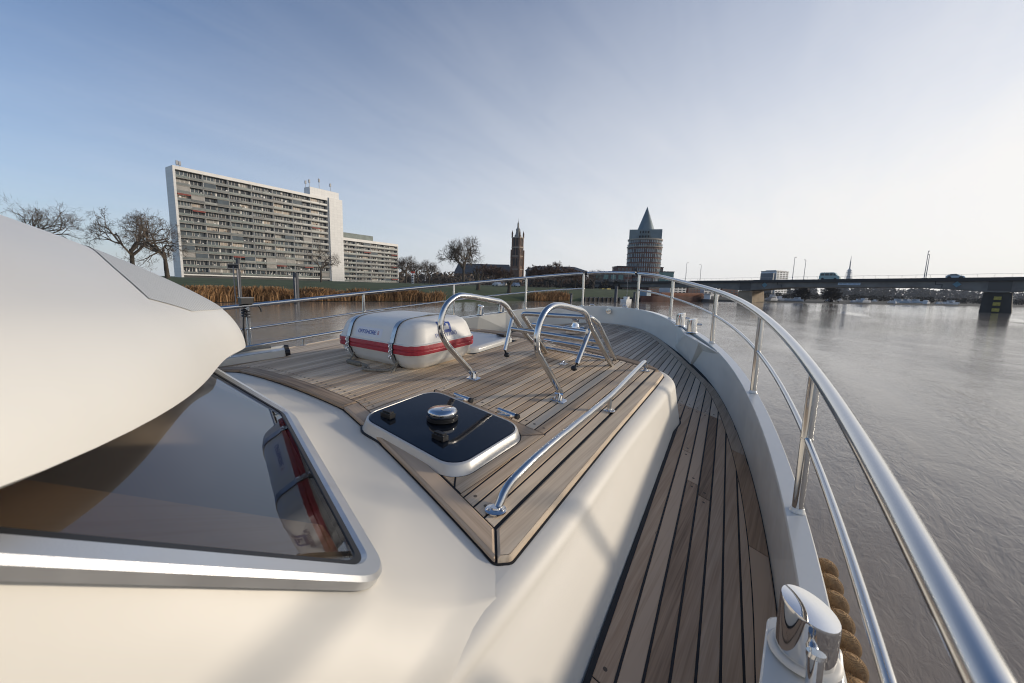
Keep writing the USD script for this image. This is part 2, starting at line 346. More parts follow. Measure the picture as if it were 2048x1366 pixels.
O1, O2 = outline(topE * [1, -1], 2.535, .17), outline(footE * [1, -1], 2.60, .19)
O1, O2 = outline(np.c_[topE[:, 0], topE[:, 1]], 2.535, .17), outline(np.c_[footE[:, 0], footE[:, 1]], 2.60, .19)
def inset(P, d):
    t = np.gradient(P, axis=0); t /= np.linalg.norm(t, axis=1, keepdims=True); n_ = np.c_[-t[:, 1], t[:, 0]]
    if (n_[len(P) // 2] @ np.array([-1.0, 0])) < 0: n_ = -n_
    return P + n_ * d
RR = .055
rings = []
for t in np.linspace(0, math.pi / 2 - .12, 8):
    p = inset(O1, RR * (1 - math.sin(t))); rings.append(np.c_[p, roofz(p[:, 0], p[:, 1]) - RR * (1 - math.cos(t))])
zf_ = deckz(O2[:, 0], O2[:, 1]) - .02
last = rings[-1]
for u in (.12, .5, 1.0): rings.append(last * (1 - u) + np.c_[O2, zf_] * u)
roof = yp('coachroof', loft(rings, False), GEL, 40)
top_poly = Polygon(inset(O1, RR)).buffer(0)
yp('coachroof_top', sheet(top_poly, roofz, .0, .5, .12), GEL, True, roof)

# teak on the coachroof
def yk(y, x): return y * (1 - .037 * (x - .78))
AO = [(.703, 1.508), (.903, .530), (.903, -.530), (.703, -1.508)]
out_s = [(.735, 1.535), (1.1, 1.508), (1.528, 1.477), (2.19, 1.437), (2.40, 1.420)]
outer = Polygon([(x, -y) for x, y in out_s] + [(2.47, -1.36), (2.505, -1.29), (2.515, -.8), (2.52, 0), (2.515, .8), (2.505, 1.29), (2.47, 1.36)] + out_s[::-1] + AO)
outer = outer.buffer(-.02).buffer(.02, quad_segs=6)
AI = [(.782, 1.447), (.972, .535), (.972, -.535), (.782, -1.447)]
inner = Polygon([(.782, -1.447), (2.43, -yk(1.447, 2.43)), (2.43, yk(1.447, 2.43)), (.782, 1.447), (.972, .535), (.972, -.535)])
def bed(poly, zf, h):
    skirt = [loft([np.c_[np.array(q.exterior.coords)[:-1], zf(*np.array(q.exterior.coords)[:-1].T) - .003], np.c_[np.array(q.exterior.coords)[:-1], zf(*np.array(q.exterior.coords)[:-1].T) + h]]) for q in polys(poly)]
    return join([sheet(poly, zf, h, .5, .1)] + skirt)
yp('caulk_bed', bed(outer.buffer(-.012), roofz, .0104), CAULK, False, roof); yp('caulk_line', bed(outer.buffer(.006).difference(outer.buffer(-.012)), roofz, .0022), CAULK, False, roof)
ring = outer.difference(inner.buffer(.0045))
cuts = [LineString([(.60, 1.60), (.782, 1.447)]), LineString([(.80, .53), (.972, .535)]), LineString([(.80, -.53), (.972, -.535)]), LineString([(.60, -1.60), (.782, -1.447)]),
        LineString([(2.43, -1.386), (2.7, -1.386)]), LineString([(2.43, 1.386), (2.7, 1.386)]), LineString([(2.43, .1), (2.7, .1)])]
cuts[4] = LineString([(2.33, -1.33), (2.445, -1.386), (2.52, -1.47)]); cuts[5] = LineString([(2.33, 1.33), (2.445, 1.386), (2.52, 1.47)])
ring = ring.difference(unary_union([c.buffer(.0032) for c in cuts]))
for q in polys(ring):
    c = q.centroid
    mm = TEAKC if (abs(c.y) < .3 and c.x < 1.2) or c.x > 2.4 else (TEAKA if c.x < 1.0 and c.y < 0 else TEAKB if c.x < 1.0 else TEAK)
    yp('margin_board', plate(q, roofz, .0, .0175, .007), mm, 50, roof)
hp = Polygon(rrect(1.04, -.975, .203, .268, .085, 6)[:, :2])
sur_o = sbox(.787, -1.285, 1.293, -.665)
plug = []
def planks(region, edges, parent, m_, gap, h, x0, x1, fam, zf, lim, joint=1.6, plugs=True):
    n = 0; rnd = random.Random(11)
    for a, b in zip(edges[:-1], edges[1:]):
        st = Polygon([(x0, fam(a, x0) + gap), (x1, fam(a, x1) + gap), (x1, fam(b, x1) - gap), (x0, fam(b, x0) - gap)])
        st = st.intersection(region)
        xs = []; x = x0 + rnd.uniform(.5, 1) * joint
        while joint and x < x1: xs.append(x); x += joint * rnd.uniform(.75, 1.2)
        if xs and joint: st = st.difference(unary_union([sbox(v - .002, -3, v + .002, 3) for v in xs]))
        for q in polys(st):
            if q.area < 4e-5: continue
            g_ = plate(q.simplify(.0006), zf, .0, h, .0012)
            if g_ is None or n >= lim: continue
            yp('plank', g_, m_, False, parent); n += 1
            if plugs:
                for ex in (q.bounds[0] + .035, q.bounds[2] - .035) if q.bounds[2] - q.bounds[0] > .2 else ():
                    yy = (fam(a, ex) + fam(b, ex)) / 2
                    if q.contains(Point(ex, yy).buffer(.008)):
                        th = np.arange(9) * 2 * np.pi / 9; c = np.c_[ex + .0058 * np.cos(th), yy + .0058 * np.sin(th)]
                        v = np.c_[np.vstack([c, [(ex, yy)]]), np.zeros(10)]; v[:, 2] = zf(v[:, 0], v[:, 1]) + h + .0005
                        plug.append((v, np.array([[i, (i + 1) % 9, 9] for i in range(9)])))
    return n
eR = [.021 + .0413 * k for k in range(0, 30)]
eR = [e for e in eR if e < 1.18] + [1.2115, 1.258, 1.305, 1.352, 1.4, 1.4435]
edges = [-e for e in eR[::-1]] + eR
cuthole = unary_union([sur_o.buffer(.003), sbox(1.86, -.40, 2.34, .40).buffer(.004)])
region = inner.difference(cuthole)
planks(region, edges, roof, TEAK, .0034, .0125, .7, 2.6, yk, roofz, 230, 3.2)
yp('plug', join(plug), plain('teak_plug', (.17, .125, .085), .7), False, roof, 'dark teak plugs at the plank ends', 'stuff'); plug.clear()
# mitred teak boards round the deck hatch
fr = sur_o.difference(hp.buffer(.004)).intersection(inner.buffer(-.004))
fr = fr.difference(unary_union([LineString([a, (1.04 + (a[0] - 1.04) * .6, -.975 + (a[1] + .975) * .72)]).buffer(.003) for a in ((.787, -1.285), (1.293, -1.285), (1.293, -.665), (.787, -.665))]))
for q in polys(fr):
    c = q.centroid
    if q.area > 3e-4: yp('surround_board', plate(q, roofz, .0, .0125, .0012), TEAKC if abs(c.y + .975) < .2 else TEAK, False, roof)

# front deck hatch of black acrylic
def hz(x, y): return roofz(1.04, -.975) + .087 * (x - 1.04) + .117 * (y + .975)
def hring(ins, h, r): p = rrect(1.04, -.975, .203 - ins, .268 - ins, max(r - ins * .6, .02), 8); p[:, 2] = hz(p[:, 0], p[:, 1]) + h; return p
hatch = yp('deck_hatch', loft([hring(-.004, -.01, .085), hring(-.004, .003, .085), hring(.0, .006, .085), hring(.010, .036, .085), hring(.013, .0405, .085), hring(.018, .0415, .085), hring(.020, .035, .085)]), ALUW, 40, None, 'black acrylic deck hatch in a silver frame')
yp('seal', loft([hring(-.008, -.004, .085), hring(-.008, .004, .085), hring(.002, .005, .085)]), BLACK, False, hatch)
yp('lid', loft([hring(.018, .034, .085), hring(.0195, .040, .085), hring(.024, .0415, .085)], True, False, True), ACRYL, False, hatch)
vc = bz(885, 838, hz, .0415)
prof = [(0.0, 0), (.062, 0), (.064, .006), (.064, .016), (.058, .018)]
yp('vent_base', lathe([(.0, 0), (.060, 0), (.061, .013), (.05, .014), (0, .014)], vc, 36), BLACK, 40, hatch)
yp('vent', lathe([(.045, .012), (.053, .014), (.057, .018), (.058, .030), (.057, .034), (.052, .041), (.042, .045), (.02, .0475), (0, .048)], vc, 40), CHROME, 50, hatch)
for px, py in ((776, 834), (880, 878)):
    c = bz(px, py, hz, .0415)
    yp('latch', join([box(c + [0, 0, .009], (.026, .058, .018), .0), box(c + [.004, .004, .020], (.018, .046, .006), .0)]), BLACK, False, hatch)
for px, py in ((918, 800), (1008, 832)):
    c = bz(px, py, hz, .03) + [.02, 0, 0]
    yp('hinge', join([tube([c + [0, -.045, .004], c + [0, .045, .012]], .011, 10), box(c + [-.012, 0, .004], (.03, .06, .006))]), CHROME, 40, hatch)
    yp('hinge_cap', tube([c + [0, -.058, .003], c + [0, -.045, .004]], .0115, 10), BLACK, 40, hatch)

# second, pale hatch on the centreline
def h2z(x, y): return roofz(x, 0) + .0 * y
def h2(ins, h): p = rrect(2.10, .0, .235 - ins, .39 - ins, .07, 7); p[:, 2] = h2z(p[:, 0], p[:, 1]) + h; return p
hatch2 = yp('deck_hatch', loft([h2(0, -.04), h2(0, .02), h2(.01, .034), h2(.03, .037), h2(.034, .031)]), GELW, 40, None, 'low white deck hatch with a pale grey lid')
yp('lid', loft([h2(.032, .03), h2(.036, .034)], True, False, True), plain('grey_lid', (.42, .43, .44), .35), False, hatch2)
yp('latch', box(np.array([2.29, -.30, h2z(2.29, 0) + .045]), (.05, .07, .014)), BLACK, False, hatch2)

# low hand rails along the roof
scr = plain('screw_steel', (.35, .35, .35), .3, 1.0)
def handrail(sg):
    b = [np.array([.835, -1.405]), np.array([1.69, -1.382]), np.array([2.37, -1.322])]
    p = [(b[0][0], b[0][1], roofz(*b[0]) + .004), (b[0][0] + .05, b[0][1] + .002, roofz(*b[0]) + .062), (b[0][0] + .16, b[0][1] + .004, roofz(*b[0]) + .088)]
    for x in np.linspace(1.15, 2.25, 7): y = np.interp(x, [.835, 1.69, 2.37], [-1.405, -1.382, -1.322]); p.append((x, y, roofz(x, y) + .080))
    p += [(2.345, -1.325, roofz(2.345, -1.325) + .080), (2.385, -1.320, roofz(2.385, -1.32) + .004)]
    p = np.array(p) * [1, sg, 1]
    hrn = yp('hand_rail', tube(fillet(p, .06, 6), .0132, 12), STEEL, 50)
    for (x, y), r in zip(b, (.031, .027, .024)):
        y *= sg; z = roofz(x, y) + .012
        yp('foot_plate', lathe([(0, 0), (r, 0), (r, .004), (r - .003, .006), (.014, .007), (.0135, .012), (0, .012)], (x, y, z), 28), CHROME, 40, hrn)
        for da in (.6, 2.7, 4.8): yp('screw', lathe([(0, 0), (.0045, 0), (.0035, .002), (0, .0022)], (x + r * .7 * math.cos(da), y + r * .7 * math.sin(da), z + .006), 10), scr, 30, hrn)
    yp('post', tube([(1.69, -1.382 * sg, roofz(1.69, 1.382)), (1.69, -1.382 * sg, roofz(1.69, 1.382) + .08)], .0105, 10), STEEL, 50, hrn)
handrail(1); handrail(-1)

# ------------------------------------------------------------- decks
deck_poly = Polygon(np.vstack([cin[:, :2]])).buffer(0)
body_foot = Polygon(O2).buffer(0)
walk = deck_poly.difference(body_foot)
deck = yp('deck', sheet(walk.buffer(.01).intersection(sbox(-2.2, -3, 5.2, 3)), deckz, .0068, .5, .12), CAULK, True)
plat = {}
def platform(sg):
    tp = [onb for onb in ((1345.6, 656.6), (1369, 670.3), (1398, 678))]
    z0 = -.395
    T = [BC + ray(*q) * (z0 / ray(*q)[2]) for q in tp]
    low = [bz(*q, deckz) for q in ((1347.6, 697.7), (1380.8, 728.9), (1423.8, 740.6))]
    return T, low
T3, L3 = platform(1)
i0 = int(np.argmin(np.hypot(cin[:, 0] - T3[0][0], cin[:, 1] + abs(T3[0][1])) + 9 * (cin[:, 1] > 0)))
i1 = int(np.argmin(np.hypot(cin[:, 0] - (T3[2][0] - .35), cin[:, 1] - T3[2][1]) + 9 * (cin[:, 1] > 0)))
lo_i, hi_i = min(i0, i1), max(i0, i1)
seg = cin[lo_i:hi_i + 1]
def plat_geo(T, L, seg):
    a = np.array(T); e0, e1 = (seg[0], seg[-1]) if np.hypot(*(seg[0] - a[0])[:2]) < np.hypot(*(seg[-1] - a[0])[:2]) else (seg[-1], seg[0])
    up = np.vstack([e0, a[0], a[1], a[2], e1]); up[:, 2] = np.interp(up[:, 0], seg[np.argsort(seg[:, 0])][:, 0], seg[np.argsort(seg[:, 0])][:, 2]) + .002
    l = np.array(L); lw = np.vstack([e0, l[0], l[1], l[2], e1]); lw[:, 2] = deckz(lw[:, 0], lw[:, 1])
    lw[0], lw[4] = up[0] - [0, 0, .25], up[4] - [0, 0, .25]
    side = loft([lw, up - [0, 0, .006]], False)
    topv = np.vstack([up, up.mean(0)]); n = len(up)
    back = up + [0, 0, 0]
    return join([side, (np.vstack([up - [0, 0, .006], up]), quads([[i, i + 1, n + i + 1, n + i] for i in range(n - 1)])), (topv, np.array([[i, i + 1, n] for i in range(n - 1)] + [[n - 1, 0, n]]))]), up, lw
pg, pup, plw = plat_geo(T3, L3, seg)
for g_ in (pg, mirror(pg)): yp('bollard_step', g_, GELW, False, bw)
step_foot = Polygon([tuple(p[:2]) for p in plw]).buffer(0)
step_foot = unary_union([step_foot, affinity.scale(step_foot, 1, -1, origin=(0, 0))])
free = walk.difference(step_foot)
edge_zone = deck_poly.buffer(-.006).difference(step_foot.buffer(.006))
marg = edge_zone.difference(edge_zone.buffer(-.062, join_style=2))
marg = marg.intersection(sbox(-1.6, -3, 5.2, 3)).difference(body_foot)
for x in np.arange(-1.3, 4.9, .74): marg = marg.difference(sbox(x - .002, -3, x + .002, 3))
marg = marg.difference(sbox(4, -.002, 6, .002))
for q in polys(marg):
    if q.area > 5e-4: yp('margin_board', plate(q.simplify(.001), deckz, .0, .009, .001), TEAKD if q.bounds[0] < 2.2 else TEAKF, False, deck)
def dk(y, x): return y * (1 - .0726 * (x - .78))
locker = Polygon([(3.02, -.50), (3.02, .50), (3.62, .50), (3.80, .30), (3.80, -.30), (3.62, -.50)])
field = free.buffer(-.004).difference(edge_zone.difference(edge_zone.buffer(-.066, join_style=2))).difference(body_foot.buffer(.005)).difference(locker.buffer(.004)).intersection(sbox(-1.4, -3, 5.2, 3)).intersection(deck_poly)
eD = [1.727 + .0577 * k for k in range(-31, 12)]; eD = [e for e in eD if e > -.03]
eD[0] = 0.0
edD = [-e for e in eD[::-1]] + eD[1:]
star = field.intersection(sbox(-1.4, -3, 2.35, 3)); fore = field.intersection(sbox(2.354, -3, 5.2, 3))
jn = field
planks(jn.intersection(sbox(-1.4, -3, 2.75, 3)), edD, deck, TEAKD, .0038, .009, -1.4, 2.75, dk, deckz, 140, 2.4)
planks(jn.intersection(sbox(2.7535, -3, 5.2, 3)), edD, deck, TEAKF, .0032, .009, 2.75, 5.2, dk, deckz, 150, 2.6)
yp('plug', join(plug), plain('deck_plug', (.10, .07, .048), .7), False, deck, 'dark teak plugs at the plank ends', 'stuff'); plug.clear()
lf = locker.buffer(-.003).difference(locker.buffer(-.062, join_style=2))
for a, b in zip(list(locker.exterior.coords)[:-1], [locker.buffer(-.09, join_style=2).exterior.coords[k] for k in range(6)]): pass
cc = locker.centroid
lf = lf.difference(unary_union([LineString([p, (cc.x + (p[0] - cc.x) * .7, cc.y + (p[1] - cc.y) * .7)]).buffer(.0025) for p in locker.exterior.coords]))
lk = yp('locker_lid', sheet(locker, deckz, .0072, .5, .12), CAULK, True, deck)
for q in polys(lf): yp('frame_board', plate(q, deckz, .0, .0095, .001), TEAKF, False, deck)
planks(locker.buffer(-.066, join_style=2), [.0577 * k for k in range(-9, 10)], deck, TEAKF, .0032, .0095, 3.0, 3.9, dk, deckz, 30, 0, False)

# ------------------------------------------------------------- bow rail
rt_ = railf(np.linspace(0, RL, 1200))
k0, k1 = [int(np.argmin(np.abs(rt_[:, 0] - 4.926) + 5 * (np.sign(rt_[:, 1]) != s))) for s in (1, -1)]
TR = .0192
pR = yp('guard_rail', tube(rt_[:k0 + 1:3], TR, 18), STEEL, 50, None, 'port run of the stainless guard rail')
sR = yp('guard_rail', tube(rt_[k1::3], TR, 20), STEEL, 50, None, 'starboard run of the stainless guard rail, passing close to the viewer')
gate = yp('bow_gate_rail', tube(rt_[k0 + 2:k1 - 1:2], TR * .97, 16), STEEL, 50)
for k in (k0 + 1, k1 - 1): yp('gate_joint', join([ball(rt_[k] + [0, 0, -.004], .023, 1), lathe([(.006, 0), (.006, .022), (0, .024)], rt_[k] + [0, 0, .014], 8)]), BLACK, 40, gate)
posts = [(4.925, .373, -.247, .19), (4.37, .92, -.30, .108), (3.59, 1.465, -.421, -.001), (2.598, 1.863, -.567, -.122), (1.548, 2.1, -.708, -.244), (.12, 2.245, -.835, -.375), (-.8, 2.285, -.90, -.47)]
mids = {1: [], -1: []}
for sg, par in ((1, pR), (-1, sR)):
    for x, y, z0, z1 in posts:
        st = yp('stanchion', tube([(x, y * sg, z0 - .002), (x - .003, y * sg, z1)], .0165, 14), STEEL, 50, par)
        yp('weld_collar', lathe([(.024, 0), (.0215, .004), (.0185, .013), (.0165, .014)], (x, y * sg, z0 + .003), 18), GELW, 50, par)
    mp_ = np.array([(x, y * sg, z0 * .46 + z1 * .54) for x, y, z0, z1 in posts])
    mm_ = spline(mp_, 60)
    yp('mid_rail', tube(mm_, .0102, 12), STEEL, 50, par)
    for p in mp_[:5]: yp('mid_rail_eye', ball(p, .0185, 1), STEEL, 50, par)

# bollards, fairlead and the small eyes on the cap
def bollard(c, r, h, tilt, sg):
    n = 30; th = np.arange(n) * 2 * np.pi / n; R_ = []
    for rr, zz, tl in ((r * 1.13, 0, 0), (r * 1.10, .004, 0), (r * 1.0, .006, 0), (r, h * .5, .5), (r * .998, h - .006, 1), (r * .97, h, 1), (r * .6, h + .004, 1), (r * .2, h + .0055, 1)):
        R_.append(np.c_[c[0] + rr * np.cos(th), c[1] + rr * np.sin(th), c[2] + zz + tl * tilt * rr * np.sin(th) * sg])
    return loft(R_, True, False, True)
bollards = []
for sg in (1, -1):
    for x, y in ((3.852, 1.249), (4.075, 1.095)):
        z = np.interp(x, [3.6, 4.37], [-.418, -.30]) + .006
        b = yp('bollard', bollard((x, y * sg, z), .043, .118, .22, sg), CHROME, 40)
        yp('horn', tube([(x + .02, (y + .02) * sg, z + .075), (x + .03, (y + .075) * sg, z + .072)], .010, 10), CHROME, 50, b)
    x, y, z = .95, 2.124, -.752
    pd = Polygon(rrect(.78, -2.122, .245, .066, .03, 6)[:, :2])
    g_ = plate(pd, lambda X, Y: -.795 + .105 * (X - .6), -.06, .026, .004)
    yp('bollard_step', g_ if sg < 0 else mirror(g_), GELW, 30, bw)
    z = -.795 + .105 * .35 + .026
    b = yp('bollard', bollard((x, y * sg, z), .052, .106, -.30, sg), CHROME, 40, None, 'large chrome bollard with a slanted top' if sg < 0 else None)
    yp('foot_ring', lathe([(.064, 0), (.061, .006), (.055, .008), (.05, .008)], (x, y * sg, z + .001), 30), GEL, 50, b)
    d = np.array([-.62, .78 * sg * -1 * -1, 0]); d = np.array([-.80, -.60 * -sg * -1, 0]); d = np.array([-.75, .10 * sg, 0.]); d /= np.linalg.norm(d)
    h0 = np.array([x, y * sg, z + .062]) + d * .05
    yp('horn', join([tube([h0, h0 + d * .018, h0 + d * .03 + [0, 0, -.012]], .0105, 12), tube([h0 + d * .034 + [0, 0, .016], h0 + d * .036 + [0, 0, .008]], .0155, 14), tube([h0 + d * .036 + [0, 0, .008], h0 + d * .046 + [0, 0, -.052], h0 + d * .048 + [0, 0, -.06]], [.0135, .0125, .008], 12)]), CHROME, 40, b)
fl = by(1220, 622, 0.0) - [.045, 0, 0]
f_ = yp('fairlead', lathe([(.016, 0), (.02, .006), (.034, .006), (.036, 0), (.034, -.02)], fl, 24, (-1, 0, 0)), CHROME, 40)
yp('bore', lathe([(0, -.004), (.017, -.004)], fl, 20, (-1, 0, 0)), BLACK, False, f_)
for y in (.25, -.20):
    p = np.array([4.965, y, -.238])
    yp('lashing_eye', tube([p + [0, .035, -.004], p + [0, .022, .022], p + [0, -.022, .022], p + [0, -.035, -.004]], .006, 8), CHROME, 40)

# anchor windlass on the foredeck
wz = deckz(4.04, 0) + .009
wl = yp('windlass', join([box((4.02, 0, wz + .02), (.18, .15, .04)), box((4.08, 0, wz + .05), (.09, .10, .04))]), STEEL, 30)
yp('capstan', lathe([(.05, 0), (.046, .03), (.036, .05), (.036, .085), (.05, .108), (.062, .118), (.062, .124), (.035, .13), (.012, .142), (0, .142)], (4.06, .02, wz + .06), 28), CHROME, 45, wl)
yp('chain_wheel', tube([(4.02, -.12, wz + .05), (4.02, -.07, wz + .05)], [.032, .032], 18), STEEL, 40, wl)
yp('chain_wheel', tube([(4.02, .07, wz + .05), (4.02, .12, wz + .05)], [.032, .032], 18), STEEL, 40, wl)

# ------------------------------------------------------------- windscreen
NW = np.array([.5392, -.2248, .8116]); NW /= np.linalg.norm(NW); DW = .10496
def onw(px, py):
    d = ray(px, py); return BC + d * ((DW - BC @ NW) / (d @ NW))
PA, PB = np.array([.400, -1.432, 0.]), np.array([.612, -.640, 0.])
for p in (PA, PB): p[2] = (DW - NW[:2] @ p[:2]) / NW[2]
e1 = (PB - PA) / np.linalg.norm(PB - PA); e2 = np.cross(NW, e1)
def w2(p): return np.array([(p - PA) @ e1, (p - PA) @ e2])
def w3(q, h): q = np.asarray(q); return PA + q[:, :1] * e1 + q[:, 1:2] * e2 + NW * h
pC = onw(462, 766); pD = onw(0, 1072)
a2, b2, c2, d2 = w2(PA), w2(PB), w2(pC), w2(pD)
c2 = b2 + (c2 - b2) * 3.2; d2 = a2 + (d2 - a2) * 1.7
glass_poly = Polygon([a2, b2, c2, d2]); glass_poly = glass_poly.buffer(-.05).buffer(.05, quad_segs=8)
def wplate(poly, h0, h1, bev=0.0):
    v, f = plate(poly, lambda x, y: 0 * x, h0, h1, bev); return w3(v[:, :2], 0) + v[:, 2:3] * NW, f
wins = []
for sg in (1, -1):
    T_ = (lambda g_: g_) if sg > 0 else mirror
    w_ = yp('windscreen', T_(wplate(glass_poly.buffer(.050, quad_segs=8).difference(glass_poly.buffer(.004)), -.012, .010, .008)), ALU, 40, None, 'starboard windscreen in a silver frame' if sg > 0 else None)
    yp('seal', T_(wplate(glass_poly.buffer(.006).difference(glass_poly.buffer(-.012)), -.01, .0035, .002)), BLACK, 40, w_)
    yp('pane', T_(wplate(glass_poly, .0, .0012)), PANE, False, w_)
# centre pane between the two mullions
P1 = w3(np.array([b2]), 0)[0]; P2 = w3(np.array([c2]), 0)[0]
cp = [P1 * [1, -1, 1], P1, P2, P2 * [1, -1, 1]]
nv = np.cross(np.array(cp[1]) - cp[0], np.array(cp[2]) - cp[1]); nv /= np.linalg.norm(nv); nv *= np.sign(nv[2])
def quadf(s, h): m_ = np.mean(cp, 0); q = m_ + (np.array(cp) - m_) * np.array(s)[:, None] if np.ndim(s) else m_ + (np.array(cp) - m_) * s; return q + nv * h
wc = yp('windscreen', loft([quadf(1.0, -.01), quadf(1.0, .014), quadf(.93, .014), quadf(.93, -.01)]), ALU, False, None, 'centre windscreen in a silver frame')
yp('pane', loft([quadf(.94, -.001), quadf(.94, .001)], True, False, True), PANE, False, wc)
# moulding between the teak and the windscreen frames, wheelhouse side, dash and dark inside
fo = glass_poly.buffer(.056, quad_segs=8)
low3 = [w3(np.array([w2(p) + np.array([0.01, -.044])]), -.016)[0] for p in (PA + e1 * .0, PA * .75 + PB * .25, PA * .5 + PB * .5, PA * .25 + PB * .75, PB)]
tk = [np.array([*p, 0]) for p in ((.703, -1.512), (.753, -1.265), (.803, -1.02), (.853, -.775), (.899, -.545))]
for p in tk: p[2] = roofz(p[0], p[1]) - .001
U_ = lambda x: (onw(780, 1140) * (1 - t_) + onw(0, 1142) * t_) if False else None
on_ = np.array([-(d2 - a2)[1], (d2 - a2)[0]]); on_ /= np.linalg.norm(on_); on_ *= np.sign(on_ @ (a2 - b2))
ad_ = (d2 - a2) / np.linalg.norm(d2 - a2)
oa = w3(np.array([a2 + on_ * .036 - ad_ * .0]), -.013)[0]; ob = w3(np.array([d2 + on_ * .040]), -.013)[0]
corner_low = oa
tk = [np.array([.64, -1.560, roofz(.64, 1.56) + .0015])] + tk; low3 = [oa] + low3
cen_t, cen_l = np.array([.90, 0, roofz(.9, 0)]), (np.array(cp[0]) + cp[1]) / 2 + [.035, 0, -.03]
tk.append(cen_t); low3.append(cen_l)
tk, low3 = np.array(tk), np.array(low3)
rows = [tk * (1 - u) + low3 * u - np.array([0, 0, 1]) * (.018 * math.sin(math.pi * u)) for u in np.linspace(0, 1, 7)]
pl = loft(rows, False); mrow = np.array([r_[0] for r_ in rows])
xs = np.r_[mrow[:, 0], np.linspace(oa[0] - .05, -2.1, 24)]; side = []
for x in xs:
    t_ = np.clip((oa[0] - x) / (oa[0] - ob[0]), 0, 3); u = oa + (ob - oa) * t_
    if x > oa[0]: k = (x - oa[0]) / (.64 - oa[0]); u = oa * (1 - k) + np.array([.64, -1.56, roofz(.64, 1.56) + .0015]) * k
    u = mrow[len(side)] if len(side) < len(mrow) else np.array([x, u[1], u[2]])
    yf = -np.interp(x, footE[:, 0], footE[:, 1]); zf2 = deckz(x, yf); yt = -np.interp(x, topE[:, 0], topE[:, 1])
    w_ = np.clip((.64 - x) / .12, 0, 1)
    L_ = np.array([x, yt - .002 - .004 * w_, roofz(x, yt) - .075]); F_ = np.array([x, yf - .004, zf2 - .01])
    kb = np.clip((x - .05) / (oa[0] - .05), 0, 1); K1 = u * .5 + L_ * .5 + [0, -.012, .01]; K2 = np.array([x, yt + .012, u[2] * .55 + L_[2] * .45]); K_ = K1 * (1 - kb) + K2 * kb
    side.append(np.array([u] + [(1 - s) ** 2 * u + 2 * s * (1 - s) * K_ + s * s * L_ for s in np.linspace(.12, 1, 11)] + [L_ * .5 + F_ * .5, F_]))
sd = loft(side, False)
def facing(g_, d):
    v, f = g_; n_ = np.cross(v[f[:, 1]] - v[f[:, 0]], v[f[:, 2]] - v[f[:, 0]]).sum(0); return (v, f if n_ @ d > 0 else f[:, ::-1])
sk = join([facing(pl, np.array([0, 0, 1.])), facing(sd, np.array([0, -1., 0]))]); skm = trimesh.Trimesh(sk[0], sk[1], process=False); skm.merge_vertices(digits_vertex=5)
sk = (np.asarray(skm.vertices), np.asarray(skm.faces))
yp('wheelhouse_side', sk, GEL, True, roof); yp('wheelhouse_side', mirror(sk), GEL, True, roof)
inz = -.66
dash = Polygon([(.42, -1.40), (.62, -.62), (.64, 0), (.64, .62), (.44, 1.40), (-2.0, 1.4), (-2.0, -1.4)])
ins = yp('dashboard', plate(dash, lambda x, y: 0 * x + inz, -.02, .0), DARK, False)
zg = lambda x, y: (DW - NW[0] * x - NW[1] * y) / NW[2]
ws = []
for x in np.linspace(.40, -.5, 10):
    ws.append([(x, -1.425, zg(x, -1.425) - .05), (x, -1.36, zg(x, -1.36) - .032), (x, -1.285, zg(x, -1.285) - .014), (x, -1.275, zg(x, -1.275) - .03), (x, -1.27, inz - .05)])
yp('wood_trim', loft(np.array(ws).transpose(1, 0, 2), False), WOOD, False, ins)
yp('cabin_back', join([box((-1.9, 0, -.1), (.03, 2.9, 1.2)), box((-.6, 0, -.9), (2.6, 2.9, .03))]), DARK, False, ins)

# ------------------------------------------------------------- roof visor over the windscreen
vpl = [(.69, 0), (.675, .16), (.63, .32), (.52, .52), (.29, 1.02), (.085, 1.37), (0, 1.465), (-.3, 1.62), (-.9, 1.69), (-2.4, 1.69)]
vs = spline(np.array(vpl), 60); vrim = np.vstack([vs * [1, -1], vs[1:][::-1] * 1.0][::1]) if False else np.vstack([(vs * [1, -1])[::-1], vs[1:]])
VC = np.array([-1.4, 0.])
vrimp = np.vstack([vrim])
vang = np.arctan2(vrimp[:, 1], vrimp[:, 0] - VC[0]); vrad = np.hypot(vrimp[:, 0] - VC[0], vrimp[:, 1])
def vzq(q, x, y):
    d = np.maximum(1 - q, 0) * 1.9; r = np.minimum(d / .085, 1)
    base = -.268 + (.70 - x) * .098
    return base + .08 * np.sqrt(np.maximum(1 - (1 - r) ** 2, 0)) + .52 * np.maximum(d, 0) ** .75 * (1 - .18 * np.minimum(d, 2.5))
def visz(x, y):
    a = np.arctan2(y, x - VC[0]); R_ = np.interp(a, vang, vrad); q = np.hypot(x - VC[0], y) / R_
    return vzq(q, x, y)
vr = []
for q in np.r_[1 - np.linspace(0, 1, 12) ** 2 * .05, np.linspace(.94, .04, 40)]:
    p = VC + (vrim - VC) * q; vr.append(np.c_[p, vzq(q, p[:, 0], p[:, 1])])
und = VC + (vrim - VC) * .90
vr = [np.c_[und, -.272 + (.70 - und[:, 0]) * .105], np.c_[VC + (vrim - VC) * .985, -.287 + (.70 - vrim[:, 0]) * .105]] + vr
vis = yp('wheelhouse_roof', loft(vr, False), plain('roof_gelcoat', (.70, .68, .625), .42, noise=.03, scale=1.6), 60, None, 'white rounded overhang of the wheelhouse roof')
lin = [np.c_[VC + (vrim - VC) * q, -.268 + .06 * (1 - q) + (.70 - (VC + (vrim - VC) * q)[:, 0]) * .13] for q in (.91, .8, .5, .1)]
yp('headliner', loft(lin, False), plain('headliner', (.07, .05, .035), .8), True, vis)
X_, V_ = np.meshgrid(np.linspace(.25, .9, 50), np.linspace(0, 1, 40), indexing='ij'); Y_ = (-.84 + (X_ - .257) * 1.49) * (1 - V_) + 1.3 * V_
